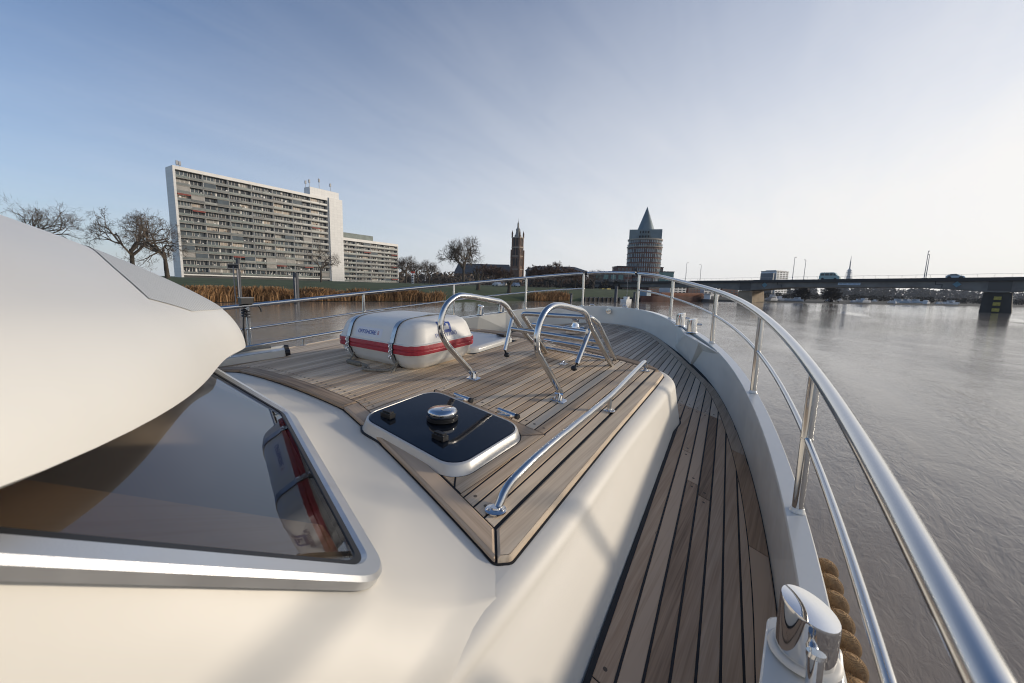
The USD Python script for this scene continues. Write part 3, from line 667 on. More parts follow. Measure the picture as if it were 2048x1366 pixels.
a_g = np.arctan2(Y_, X_ - VC[0]); q_g = np.hypot(X_ - VC[0], Y_) / np.interp(a_g, vang, vrad)
sc_ = np.where(q_g > .968, .968 / q_g, 1); X2, Y2 = VC[0] + (X_ - VC[0]) * sc_, Y_ * sc_
gz = np.stack([X2, Y2, visz(X2, Y2) + .0022], -1)
yp('non_skid_panel', loft(gz, False), GRIP, True, vis)

# ------------------------------------------------------------- life raft canister, strapped to the roof
TX, TY = 1.605, -.072
HX, HY = .250, .370
prof = [(-.470, .095), (-.462, .070), (-.445, .042), (-.42, .022), (-.385, .008), (-.372, .004), (-.370, -.004), (-.348, -.006), (-.346, -.001), (-.340, -.001), (-.338, -.006), (-.312, -.004), (-.310, .003), (-.285, .010), (-.255, .020), (-.230, .030), (-.212, .046), (-.199, .070), (-.191, .105), (-.187, .150), (-.186, .20)]
pz, pi_ = np.array(prof).T
tilt = lambda v: np.c_[v[:, :2], v[:, 2] + .055 * (v[:, 0] - TX)]
def rr_ring(z, ins): q = rrect(TX, TY, HX - ins, HY - ins, max(.090 - ins * .35, .03), 9); q[:, 2] = z; return tilt(q)
raft = thing('life_raft', 'white life raft canister with a red band strapped to the teak roof', 'life raft', B(([[TX, TY, -.48]], None))[0][0])
rp = lambda n, g, m_, sm=False, par=None, lb=None, kd=None: part(par or raft, n, B(g), m_, sm, lb, kd)
PZ = np.interp(np.linspace(0, len(pz) - 1, 61), np.arange(len(pz)), pz); PI = np.interp(PZ, pz, pi_)
half = np.searchsorted(PZ, -.343)
rp('lower_shell', loft([rr_ring(z, i) for z, i in zip(PZ[:half], PI[:half])], True, True), RAFT, 30)
up_ = rp('upper_shell', loft([rr_ring(z, i) for z, i in zip(PZ[half:], PI[half:])], True, False, True), RAFT, 30)
for z0, z1 in ((-.3665, -.3165),):
    rings = []
    for z in np.linspace(z0, z1, 25): rings.append(rr_ring(z, np.interp(z, pz, pi_) - .0022))
    g = loft(rings); v = g[0].copy(); rg = np.random.default_rng(3); n_ = len(rings[0])
    v[-n_:, 2] += rg.uniform(-.0022, .0015, n_); v[:n_, 2] += rg.uniform(-.001, .001, n_); rp('red_band', (v, g[1]), RED, False)
ins_at = lambda z: np.interp(z, pz, pi_)
def on_aft(V): # X to the right seen from aft, Y up, Z outward
    v = np.asarray(V, float); z = v[:, 1]; return tilt(np.c_[TX - HX + ins_at(z) - .0012 - v[:, 2], -v[:, 0], z])
def on_side(V):
    v = np.asarray(V, float); z = v[:, 1]; return tilt(np.c_[v[:, 0], TY - HY + ins_at(z) - .0012 - v[:, 2], z])
def lettering(text, h, x0, z0, w, put, m_, name, bold=False, par=None):
    t = meshkit.text_mesh(text, h, .0006, bold); v, f = np.array(t.vertices), np.array(t.faces)
    v[:, 0] *= w / (v[:, 0].max()); v = v + [x0, z0, 0]; rp(name, (put(v), f), m_, False, par)
sx, sz = np.meshgrid(np.linspace(-.092, .158, 14), np.linspace(-.296, -.247, 5), indexing='ij')
rp('sticker', loft(on_aft(np.c_[sx.ravel(), sz.ravel(), 0 * sx.ravel() - .0003]).reshape(14, 5, 3), False), STICK, False)
lettering('OFFSHORE', .0205, -.070, -.281, .172, on_aft, BLUE, 'lettering', True)
lettering('8', .0205, .114, -.281, .016, on_aft, plain('red_print', (.42, .07, .10), .4), 'lettering')
lettering('PLASTIMO', .021, 1.515, -.289, .165, on_side, BLUE, 'lettering')
lg = Polygon([(1.55, -.268), (1.645, -.268), (1.645, -.214), (1.622, -.214), (1.622, -.208), (1.615, -.208), (1.615, -.222), (1.63, -.222), (1.63, -.254), (1.566, -.254), (1.566, -.208), (1.55, -.208)]).buffer(-.002).buffer(.002)
lg2 = Polygon([(1.578, -.246), (1.588, -.246), (1.588, -.232), (1.612, -.232), (1.612, -.214), (1.578, -.214), (1.578, -.221), (1.604, -.221), (1.604, -.226), (1.578, -.226)])
for q in (lg, lg2):
    v, f = tri(q); fine = trimesh.Trimesh(np.c_[v, 0 * v[:, 0]], f).subdivide_to_size(.012); rp('emblem', (on_side(np.asarray(fine.vertices)), np.asarray(fine.faces)), BLUE, False)
ground = lambda x, y: roofz(x, y) + .0135
for k, y in enumerate((.150, -.262)):
    path = [(TX - HX + i - .004, z) for z, i in zip(PZ, PI)] + [(TX, -.1815)] + [(TX + HX - i + .004, z) for z, i in zip(PZ[::-1], PI[::-1])]
    path = np.array([(x, z) for x, z in path if z > -.466]); nrm = np.gradient(path, axis=0); nrm = np.c_[-nrm[:, 1], nrm[:, 0]]; nrm /= np.linalg.norm(nrm, axis=1, keepdims=True) + 1e-9
    a = np.c_[path[:, 0], np.full(len(path), y + .016), path[:, 1] + .055 * (path[:, 0] - TX)]; b = a - [0, .032, 0]; o = np.c_[nrm[:, 0], 0 * nrm[:, 0], nrm[:, 1]] * .0022
    st = rp('strap', loft(np.stack([a, a + o, b + o, b], 1), True), plain('steel_strap', (.55, .55, .54), .3, .9, noise=.15, scale=20) if k == 0 else strapm, 40)
    if k == 0: strapm = UsdShade.Material.Get(stage, '/World/Looks/steel_strap')
    rp('strap_edge', loft(np.stack([b, b + o * 1.5, b + o * 1.5 - [0, .004, 0], b - [0, .004, 0]], 1), True), BLACK, False, st)
    links = []
    for j in range(5):
        c = np.array([TX - HX - .012, y + .004 * (-1) ** j, -.345 - .014 * j]); th = np.linspace(0, 2 * math.pi, 13)
        ax = np.array([0, 1.0, 0]) if j % 2 else np.array([1.0, 0, 0])
        links.append(tube([c + ax * .007 * math.cos(t) + np.array([0, 0, .011 * math.sin(t)]) for t in th], .0025, 6))
    part(st, 'shackle', B(join(links)), CHROME, 50, None, 'stuff')
    lash = spline([(TX - .24, y - .035, -.42), (TX - .262, y - .045, -.445), (TX - .275, y - .05, ground(TX - .27, y) + .012), (TX - .30, y - .06, ground(TX - .3, y) + .006)], 14)
    rp('lashing', tube(lash, .0052, 8), ROPE, 50, st)
ry = -.12
l0 = [(TX - .30, .09, ground(1.3, .1) + .008), (TX - .31, .03, ground(1.3, 0) + .010), (TX - .315, -.07, ground(1.3, 0) + .012)]
rope = thing('lashing_rope', 'short weathered rope in a canvas sleeve on the teak in front of the canister', 'rope', B(([l0[0]], None))[0][0])
part(rope, 'sleeve', B(tube(spline(l0, 12), [.009] + [.0135] * 10 + [.009], 10)), CANVAS, 50)
part(rope, 'line', B(tube(spline([l0[2], (TX - .31, -.115, ground(1.3, -.1) + .008), (TX - .335, -.135, ground(1.3, -.1) + .006), (TX - .36, -.155, ground(1.3, -.1) + .006), (TX - .35, -.20, ground(1.3, -.2) + .006), (TX - .32, -.25, ground(1.3, -.2) + .006), (TX - .29, -.29, ground(1.3, -.3) + .012), (TX - .262, -.305, ground(1.3, -.3) + .05)], 60), .0058, 8)), ROPE, 50)
part(rope, 'knot', B(join([ball((TX - .352, -.15, ground(1.3, -.1) + .010), .013, 1), ball((TX - .34, -.175, ground(1.3, -.1) + .009), .010, 1)])), ROPE, True)

# ------------------------------------------------------------- stainless bow ladder lying on the roof
lad = thing('boarding_ladder', 'stainless bow ladder with two curved hand hoops standing on the roof', 'ladder', B(([[1.65, -.9, roofz(1.65, -.9)]], None))[0][0])
lp = lambda n, g, m_=STEEL, sm=50, par=None, lb=None: part(par or lad, n, B(g), m_, sm, lb)
YL, YR = -.690, -1.140
def pth(pts, y, rad=.05): return fillet([by(*q, y) for q in pts], rad, 7)
hl = [(950, 752), (895.7, 691.8), (880.5, 664), (882, 634), (893, 608), (915, 590.5), (935, 591.8), (1001, 603.2), (1012, 611), (1026, 631.8), (1056.8, 677), (1093.4, 706)]
hr_ = [(1123, 789), (1093.7, 736.5), (1074, 703), (1072.5, 675), (1079, 645), (1092, 620), (1108, 610.5), (1124, 611), (1163, 620.5), (1173, 629), (1181.6, 654.5), (1224, 732)]
for pts, y, strut, foot, lug in ((hl, YL, [(1026, 632), (1010, 700.6)], (1013.6, 710), (947, 757)), (hr_, YR, [(1181.6, 654.5), (1153.8, 727.7)], (1148, 736.5), (1118, 801))):
    h_ = lp('hoop', tube(pth(pts, y, .045), .0148, 14))
    s_ = lp('strut', tube([by(*q, y + .012) for q in strut], .0138, 12))
    e = by(*strut[1], y + .012); g_ = by(*foot, y + .012)
    lp('foot', join([tube([e, e * .5 + g_ * .5], .006, 8), ball(g_, .017, 2, (1, 1, .85))]), BLACK, 50, s_)
    b = bz(*lug, roofz, .0135)
    lp('foot_plate', join([plate(Polygon(rrect(b[0], b[1], .028, .034, .014, 5)[:, :2]), roofz, .0125, .019, .003), lathe([(.017, 0), (.014, .02), (.012, .03), (0, .031)], b + [0, 0, .004], 14), tube([b + [0, -.022, .032], b + [0, .022, .032]], .006, 8)]), CHROME, 40, h_)
    en = by(*pts[-1], y); lp('end_cap', tube([en - [0, 0, .0], en - np.array([-.004, 0, .016])], .0145, 12), BLACK, 50, h_)
back = [by(1093.5, 705, -.735), by(1043, 627, -.735), by(1181, 634.5, -1.115), by(1196, 646, -1.115), by(1231, 719, -1.115)]
lp('back_bow', tube(fillet(back, .03, 7), .0135, 12))
for a, b in (((1066, 649), (1174, 663.5)), ((1089, 680), (1203.6, 699.5)), ((1086, 695.5), (1211.5, 718)), ((1060, 664), (1195, 684.5))):
    lp('rung', tube([by(*a, YL - .02), by(*b, YR + .01)], .0125, 12))
lp('rung', tube([by(1020.5, 657, YL + .012), by(1168, 679, YR + .012)], .0125, 12))
e_ = bz(1127, 728, roofz, .0135); pe = thing('pad_eye', 'small chrome pad eye on the teak between the ladder feet', 'pad eye', B(([e_], None))[0][0])
part(pe, 'plate', B(plate(Polygon(rrect(e_[0], e_[1], .03, .016, .008, 4)[:, :2]), roofz, .0125, .017, .002)), CHROME, 40)
part(pe, 'ring', B(tube([e_ + [.018 * math.cos(t), 0, .004 + .014 * math.sin(t)] for t in np.linspace(0, math.pi, 9)], .0045, 8)), CHROME, 50)

# ------------------------------------------------------------- gangway, cords and the rope fender
p0, p1 = bz(571, 713.5, roofz, .0135), bz(474, 729, roofz, .0135)
d_ = p1 - p0; d_ /= np.linalg.norm(d_); pe1 = p0 + d_ * 2.0; sd_ = np.array([-d_[1], d_[0], 0]); sd_ *= np.sign(sd_[1])
gw = thing('gangway', 'white folded gangway plank with black end caps lying on the port side of the roof', 'gangway', B(([p0], None))[0][0])
def beam(o, m_, nm, h=.045, w=.03, ext_=0): 
    a, b = p0 + sd_ * o - d_ * ext_, pe1 + sd_ * o
    lo = [a, a + sd_ * w, b + sd_ * w, b]; part(gw, nm, B(hexa([q + [0, 0, .002] for q in lo], [q + [0, 0, h] for q in lo])), m_)
beam(0, GELW, 'side_rail'); beam(.22, GELW, 'side_rail')
part(gw, 'tread', B(hexa([p0 + sd_ * .031 + [0, 0, .012], p0 + sd_ * .219 + [0, 0, .012], pe1 + sd_ * .219 + [0, 0, .012], pe1 + sd_ * .031 + [0, 0, .012]], [p0 + sd_ * .031 + [0, 0, .032], p0 + sd_ * .219 + [0, 0, .032], pe1 + sd_ * .219 + [0, 0, .032], pe1 + sd_ * .031 + [0, 0, .032]])), ALU)
for o in (.015, .235): part(gw, 'end_cap', B(tube([p0 + sd_ * o + [0, 0, .024], p0 + sd_ * o - d_ * .03 + [0, 0, .024]], [.024, .019], 12)), BLACK, 50)
ln = [p0 + sd_ * .10 + d_ * t + [0, 0, .05 + .02 * math.sin(9 * t)] for t in np.linspace(.08, 1.2, 14)]
for k, o in enumerate((0, .05, .09)):
    cn_ = thing('mooring_line', ['pale rope lying nearest along the gangway', 'pale rope along the middle of the gangway', 'pale rope along the far side of the gangway'][k], 'rope', B(([ln[0]], None))[0][0])
    part(cn_, 'rope', B(tube(spline([q + sd_ * (o + .012 * math.sin(5 * i + k)) for i, q in enumerate(ln)], 60), .0075, 8)), ROPE, 50)
bp = np.array([1.548, 2.1, -.244])
cd = thing('black_cord', 'black cord lashed round the port rail stanchion beside the wheelhouse roof', 'cord', B(([bp], None))[0][0])
part(cd, 'lashing', B(join([tube([bp + [0, 0, .02 - .011 * k] for k in range(2)], .031, 12) for k in range(1)] + [tube([bp + [-.02 + .03 * math.cos(t), .03 * math.sin(t), -.03 - .004 * t] for t in np.linspace(0, 19, 60)], .0075, 7)])), BLACK, 50)
part(cd, 'tail', B(tube(spline([bp + [-.03, -.02, -.05], bp + [-.05, -.02, -.16], bp + [-.045, -.02, -.30], bp + [-.05, -.03, -.46]], 20), .008, 8)), BLACK, 50)
part(cd, 'tail', B(tube(spline([bp + [.03, -.01, -.0], bp + [.07, -.02, .005], bp + [.10, -.02, -.03], bp + [.105, -.02, -.06]], 16), .0085, 8)), BLACK, 50)
bx = bp + [-.02, -.02, .045]
lb = thing('life_light', 'small black box on the port rail beside the wheelhouse roof', 'box', B(([bx], None))[0][0])
part(lb, 'case', B(box(bx, (.10, .07, .05))), BLACK); part(lb, 'lid', B(box(bx + [0, 0, .030], (.11, .08, .008))), plain('grey_plastic', (.2, .2, .2), .4))
fend = thing('rope_fender', 'tan coir rope fender hung in a row of knots along the starboard hull', 'fender', B(([[1.0, -2.17, -.9]], None))[0][0])
sv = np.linspace(0, _sf[-1], 3000); cf = capf(sv)
sel = [i for i in range(len(sv)) if cf[i, 1] < 0 and -.9 < cf[i, 0] < 1.42]
dist = 0; last = None
for i in sel:
    if last is None or np.linalg.norm(cf[i] - last) > .060:
        last = cf[i]; t = capf(sv[i], 1); n_ = np.array([t[1], -t[0], 0]); n_ /= np.linalg.norm(n_); n_ *= -np.sign(n_[1])
        c = cf[i] + n_ * .060 + [0, 0, -.085]
        part(fend, 'knot', B(ball(c, .0345, 2, (.86, .95, 1.0))), COIR, True)
part(fend, 'core_line', B(tube([cf[i] + np.array([0, -.055, -.085]) for i in sel[::12]], .014, 8)), COIR, 50)

# ============================================================= the river and its banks (metres)
WATER = M('river_water', {'g': ('geometry', {}),
    'm1': ('mapping', {'rotation': (0, 0, .9), 'scale': (.45, 1.3, 1.0)}), 'm2': ('mapping', {'rotation': (0, 0, 1.1), 'scale': (4.0, 9.0, 1.0)}), 'm3': ('mapping', {'rotation': (0, 0, .7), 'scale': (.035, .12, 1.0)}),
    'n1': ('noise_texture', {'scale': 1.0, 'detail': 5.0, 'roughness': .55, 'distortion': 1.2}), 'n2': ('noise_texture', {'scale': 1.0, 'detail': 4.0, 'roughness': .6, 'distortion': .8}), 'n3': ('noise_texture', {'scale': 1.0, 'detail': 3.0, 'distortion': 1.0}),
    'pw': ('map_range', {'from_min': .35, 'from_max': .65, 'to_min': .25, 'to_max': 1.0}),
    'a': ('math', {'math_type': 'multiply', 'value2': .36}), 'c': ('math', {'math_type': 'multiply'}), 'd': ('math', {'math_type': 'add'}),
    'dl': ('vector_math', {'math_type': 'length'}), 'dm': ('map_range', {'from_min': 6.0, 'from_max': 55.0, 'to_min': .75, 'to_max': .22, 'clamp': True}), 'b': ('bump', {'distance': .12}), 'r': ('rgb_ramp', {'ramp': [(.3, (.19, .150, .112)), (.7, (.25, .20, .152))]}),
    'p': ('principled_bsdf', {'roughness': .07, 'ior': 1.55, 'specular_ior_level': .5})},
    [('g.position', 'dl.vector1'), ('dl.value', 'dm.value'), ('dm.result', 'b.strength'), ('g.position', 'm1.vector'), ('g.position', 'm2.vector'), ('g.position', 'm3.vector'), ('m1.vector', 'n1.vector'), ('m2.vector', 'n2.vector'), ('m3.vector', 'n3.vector'),
     ('n3.fac', 'pw.value'), ('n2.fac', 'a.value1'), ('n1.fac', 'd.value1'), ('a.value', 'd.value2'), ('d.value', 'c.value1'), ('pw.result', 'c.value2'), ('c.value', 'b.height'), ('b.normal', 'p.normal'), ('n3.fac', 'r.fac'), ('r.color', 'p.base_color')])
rad = np.r_[np.geomspace(.4, 140, 250), np.geomspace(150, 9000, 30)]
azs = np.concatenate([np.linspace(-math.pi, -1.35, 24)[:-1], np.linspace(-1.35, 1.65, 330), np.linspace(1.65, math.pi, 24)[1:-1]])
RA, AZ = np.meshgrid(rad, azs, indexing='ij')
WX, WY = EYE[0] + RA * np.cos(AZ), EYE[1] + RA * np.sin(AZ)
c_, s_ = math.cos(.9), math.sin(.9)
def wav(sc, st): return meshkit.fbm(np.c_[(WX.ravel() * c_ + WY.ravel() * s_) * sc * st, (-WX.ravel() * s_ + WY.ravel() * c_) * sc, np.full(WX.size, 3.3)]).reshape(WX.shape)
hgt = .05 * wav(.45, .35) + .016 * wav(1.9, .4)
patch_ = np.clip(wav(.06, .5) * 1.6 + .55, .15, 1)
WZ = hgt * patch_ * np.clip((150 - RA) / 90, 0, 1)
part(None, 'river_water', loft(np.stack([WX, WY, WZ], -1), True, False, False), WATER, True, None, 'structure')

GRASS = plain('bank_grass', (.056, .078, .016), .9, noise=.45, scale=.35, bump=.6, bscale=4)
SOIL = plain('far_bank_soil', (.034, .034, .025), .9, noise=.4, scale=.15)
shore = [(380, 607), (490, 604), (600, 603.5), (720, 603), (880, 604), (1040, 602.5), (1150, 602.6), (1240, 603.0), (1290, 603)]
shore2 = [(1290, 603), (1400, 603.5), (1520, 604.5), (1664, 607.5), (1850, 611), (2047, 614.7)]
wl = [onz(*q) for q in shore]; wr = [onz(*q) for q in shore2]
dl = wl[1] - wl[4]; dl /= np.linalg.norm(dl); dr = wr[-1] - wr[-3]; dr /= np.linalg.norm(dr)
wl = [wl[0] + dl * 900, wl[0] + dl * 250, wl[0] + dl * 60] + wl
wr = wr + [wr[-1] + dr * 80, wr[-1] + dr * 400, wr[-1] + dr * 2500]
offs = np.array([-4, 0, 1.5, 8, 18, 40, 80, 200, 700, 4000.]); zz = np.array([-.8, .03, .5, 1.15, 1.9, 2.75, 3.1, 3.3, 3.6, 9.0])
def land(w, name, m_, k):
    w = np.array(w); w2_ = np.vstack([np.linspace(w[i], w[i + 1], 9)[:-1] for i in range(len(w) - 1)] + [w[-1:]])
    out = w2_ - EYE; out[:, 2] = 0; out /= np.linalg.norm(out, axis=1, keepdims=True)
    jag = meshkit.noise(w2_ * .35)[:, None] * 1.0
    rows_ = [w2_ + out * (o + (jag if 0 <= o < 10 else 0)) + np.array([0, 0, z * k]) for o, z in zip(offs, zz)]
    return part(None, name, loft(rows_, False), m_, 60, None, 'structure')
land(wl, 'river_bank', GRASS, 1.0); land(wr, 'far_bank', SOIL, .16)
def gz(P, k=1.0):                       # ground height inland of the left bank at P
    a = math.atan2(P[1] - EYE[1], P[0] - EYE[0]); W_ = np.array(wl); aa = np.arctan2(W_[:, 1] - EYE[1], W_[:, 0] - EYE[0]); dd = np.hypot(W_[:, 0] - EYE[0], W_[:, 1] - EYE[1])
    o = np.argsort(aa); return np.interp(math.hypot(P[0] - EYE[0], P[1] - EYE[1]) - np.interp(a, aa[o], dd[o]), offs, zz) * k
def site(px, depth):                    # a place on the left bank in that direction
    p = far(px, 583, depth); p[2] = gz(p); return p

# dry reeds along the bank
REED = M('dry_reed', {'g': ('geometry', {}), 'n': ('noise_texture', {'scale': .5, 'detail': 3.0}), 'ad': ('math', {'math_type': 'multiply_add', 'value2': .55}), 'r': ('rgb_ramp', {'ramp': [(.2, (.10, .058, .026)), (.6, (.36, .205, .09)), (.95, (.56, .37, .19))]}), 'p': ('principled_bsdf', {'roughness': .9})},
    [('g.position', 'n.vector'), ('g.random_per_island', 'ad.value1'), ('n.fac', 'ad.value3'), ('ad.value', 'r.fac'), ('r.color', 'p.base_color')])
def reeds(pa, pb, n, h, seed, dep=(0.2, 5.0)):
    r = np.random.default_rng(seed); px = r.uniform(pa, pb, n); C = np.array([onz(q, np.interp(q, [s[0] for s in shore], [s[1] for s in shore])) for q in px])
    o = C - EYE; o[:, 2] = 0; o /= np.linalg.norm(o, axis=1, keepdims=True); C = C + o * r.uniform(*dep, (n, 1)); C[:, 2] = .1
    V = []; K = 16
    hs = h * (.35 + 1.05 * np.clip(meshkit.noise(C * .30) * 1.3 + .45, 0, 1.3)) * r.uniform(.7, 1.25, n)
    for i in range(n):
        a = r.uniform(0, 6.28, K); l = hs[i] * r.uniform(.6, 1.15, K); lean = r.uniform(.1, .65, K); b = C[i] + np.c_[r.normal(0, .45, (K, 2)), np.zeros(K)]
        d1 = np.c_[np.cos(a) * lean * .4, np.sin(a) * lean * .4, np.ones(K)]; d2 = np.c_[np.cos(a) * lean * 1.5, np.sin(a) * lean * 1.5, np.ones(K) * .8]
        w_ = np.c_[-np.sin(a), np.cos(a), np.zeros(K)] * r.uniform(.03, .075, (K, 1)); m_ = b + d1 * l[:, None] * .55; t = m_ + d2 * l[:, None] * .42
        V.append(np.stack([b - w_ * .5, b + w_ * .5, m_ + w_, m_ - w_, t + w_ * .8, t - w_ * .8], 1))
    V = np.concatenate(V).reshape(-1, 3); q = np.arange(len(V) // 6)[:, None] * 6
    return V, np.vstack([q + [0, 1, 2], q + [0, 2, 3], q + [3, 2, 4], q + [3, 4, 5]])
rd = part(None, 'reeds', reeds(375, 880, 1500, 1.05, 4, (0.2, 3.2)), REED, False, None, 'stuff'); tag(rd.prim, 'rust brown dry reeds along the water edge of the left bank', 'reeds')
rd = part(None, 'reeds', reeds(1062, 1135, 260, 1.25, 5, (0.2, 4)), REED, False, None, 'stuff'); tag(rd.prim, 'pale dry reed bed at the water below the long slate roofed hall', 'reeds')

# ------------------------------------------------------------- bare trees
BARK = plain('bark', (.062, .05, .037), .9, noise=.35, scale=2.0)
TWIG = plain('twigs', (.12, .093, .070), .9, noise=.3, scale=1.0)
TWIGR = plain('reddish_twigs', (.115, .068, .048), .9, noise=.3, scale=1.0)
TWIGD = plain('dark_twigs', (.034, .027, .022), .9, noise=.3, scale=1.0)
def grow(h, spread, seed, levels=6, kids=3, trunk=.28, low=.5, fine=.2):
    r = np.random.default_rng(seed); lev = [[] for _ in range(levels + 1)]
    def go(p, d, l, rad_, k):
        n = 3 if k < 3 else 2; pts = [p]; dd = d
        for _ in range(n):
            dd = dd + r.normal(0, .13 if k else .04, 3) + [0, 0, .05 if k else .3]; dd = dd / np.linalg.norm(dd); pts.append(pts[-1] + dd * l / n)
        lev[k].append((pts, rad_)); 
        if k == levels: return
        for c in range(kids + (1 if k == 0 else 0)):
            t = r.uniform(.45 if k else .75, 1.0); i = min(int(t * n), n - 1); b = pts[i] + (pts[i + 1] - pts[i]) * (t * n - i)
            a = r.uniform(0, 6.28); s = np.cross(dd, [math.cos(a), math.sin(a), .3]); s /= np.linalg.norm(s) + 1e-9
            nd = dd * r.uniform(.55, .9) + s * spread * r.uniform(.5, 1.0); nd /= np.linalg.norm(nd)
            go(b, nd, l * r.uniform(.60, .80), rad_ * .58, k + 1)
    go(np.zeros(3), np.array([0, 0, 1.0]), h * trunk, h * .017, 0)
    tr, cr = [], []
    for k, L in enumerate(lev):
        for pts, rd_ in L:
            rr = np.linspace(rd_, rd_ * .62, len(pts))
            if k < 4: (tr if k < 1 else cr).append(tube(pts, np.maximum(rr, .03), 6 if k < 1 else 4 if k < 3 else 3, False))
            else:
                p = np.array(pts); w_ = r.normal(0, 1, 3); w_ /= np.linalg.norm(w_); w_ = w_ * max(rd_, fine * .045)
                cr.append((np.vstack([p - w_, p + w_]), quads([[i, i + 1, len(p) + i + 1, len(p) + i] for i in range(len(p) - 1)])))
    T, C = join(tr), join(cr); s = h / C[0][:, 2].max(); return (T[0] * s, T[1]), (C[0] * s, C[1])
def tree(name, label, loc, h, spread, seed, tw=None, group=None, rz=0.0, **k):
    T, C = grow(h, spread, seed, **k); n = thing(name, label, 'tree', loc, group)
    part(n, 'trunk', (T[0] + loc - [0, 0, .15], T[1]), BARK, True); part(n, 'crown', (C[0] + loc - [0, 0, .15], C[1]), tw or TWIG); return n
t1 = tree('bare_tree', 'broad bare tree behind the wheelhouse roof, left of its twin', site(268, 92), 15.4, 1.0, 3, kids=3, levels=7, trunk=.2)
t2 = tree('bare_tree', 'broad bare tree rising right in front of the end wall of the long apartment block', site(338, 90), 15.2, 1.05, 8, kids=3, levels=7, trunk=.2)
t3 = tree('bare_tree', 'bare tree top showing above the wheelhouse roof at the far left', site(72, 88), 17.0, .8, 12, kids=3, levels=7)
t4 = tree('bare_tree', 'young bare tree on the grass before the white stair tower', site(643, 104), 10.6, 1.0, 21, kids=3, levels=6)
t5 = tree('bare_tree', 'tall round bare tree on the grass left of the church', site(926, 122), 15.6, .9, 37, kids=4, levels=6, trunk=.22)
for i, (px, d, h, lb) in enumerate(((812, 175, 12.5, 'bare tree right of the low apartment block, nearest to it'), (835, 185, 11, 'bare tree behind the red topped price sign'), (858, 200, 12, 'slender bare tree right of the red topped price sign'), (1185, 150, 7.5, 'small bare tree at the right end of the slate roofed hall'))):
    copy_of(t5, 'bare_tree', lb, 'tree', site(px, d), i * 1.7, h / 15.6)
b1 = tree('bare_tree', 'brown twiggy tree in front of the church nave, first to the left', site(966, 150), 8.6, 1.0, 41, TWIGR, kids=4, levels=5, fine=1.0)
for i, (px, d, h, lb) in enumerate(((990, 150, 8.2, 'brown twiggy tree in front of the church nave, second from the left'), (1010, 146, 7.4, 'brown twiggy tree just left of the church tower'), (1072, 140, 8.0, 'brown twiggy tree before the left end of the slate roofed hall'), (1096, 138, 9.4, 'tallest brown twiggy tree before the middle of the slate roofed hall'), (1122, 140, 8.2, 'brown twiggy tree before the right half of the slate roofed hall'), (1150, 142, 7.8, 'brown twiggy tree before the right end of the slate roofed hall'))):
    copy_of(b1, 'bare_tree', lb, 'tree', site(px, d), i * 1.3 + .4, (h / 8.6 * 1.15, h / 8.6 * 1.15, h / 8.6))
def pollard(px, d, h, lb, seed):
    r = np.random.default_rng(seed); p = site(px, d); n = thing('pollard_tree', lb, 'tree', p)
    part(n, 'trunk', tube([p - [0, 0, .2], p + [.1, 0, h * .3], p + [0, .1, h * .55]], [.55, .42, .46], 9), BARK, True)
    g = []
    for k in range(7):
        a = r.uniform(0, 6.28); e = p + [math.cos(a) * h * .25, math.sin(a) * h * .25, h * r.uniform(.75, 1)]
        g.append(tube([p + [0, 0, h * .5], p * .5 + e * .5 + [0, 0, h * .08], e], [.24, .17, .2], 6))
        for _ in range(6):
            q = e + r.normal(0, .5, 3) + [0, 0, .5]; g.append(tube([e, q], [.04, .02], 3, False))
    part(n, 'crown', join(g), BARK, True)
pollard(956, 98, 4.6, 'stubby pollarded tree on the near grass left of the church tower', 2); pollard(1018, 96, 4.2, 'stubby pollarded tree on the near grass under the church tower', 5)
def clump_mass(pa, pb, d, n, h, seed, nt=46):
    r = np.random.default_rng(seed); V = []
    for i in range(n):
        px = r.uniform(pa, pb); p = far(px, 590, d * r.uniform(.9, 1.2)); hh = h * r.uniform(.6, 1.15)
        p[2] = .4 if pa > 1400 else 1.0; c = r.normal(0, 1, (nt, 3)); c /= np.linalg.norm(c, axis=1, keepdims=True); c *= r.uniform(.5, 1, (nt, 1)) ** .5
        c = p + c * [hh * .42, hh * .42, hh * .5] + [0, 0, hh * .5]; s = hh * .11
        V.append((c[:, None, :] + r.normal(0, s, (nt, 3, 3))).reshape(-1, 3))
    V = np.concatenate(V); return V, np.arange(len(V)).reshape(-1, 3)
for pa, pb, d, n, h, m_, lb in ((1500, 2120, 620, 260, 15, plain('far_twigs', (.085, .080, .075), .95, noise=.3, scale=.05), 'far grey wood behind the marina and the bridge'),
                              (780, 1060, 290, 120, 9.5, TWIG, 'far dark wood between the apartment blocks and the church'), (1060, 1240, 170, 60, 5.0, TWIGD, 'dark scrub at the foot of the slate roofed hall')):
    w_ = part(None, 'far_wood', clump_mass(pa, pb, d, n, h, n), m_, False, None, 'stuff'); tag(w_.prim, lb, 'wood')
sc_ = part(None, 'far_scrub', clump_mass(1500, 2130, 205, 420, 2.6, 77, 34), plain('scrub', (.052, .046, .036), .95, noise=.4, scale=.1), False, None, 'stuff'); tag(sc_.prim, 'low dark scrub along the far shore under the bridge', 'scrub')
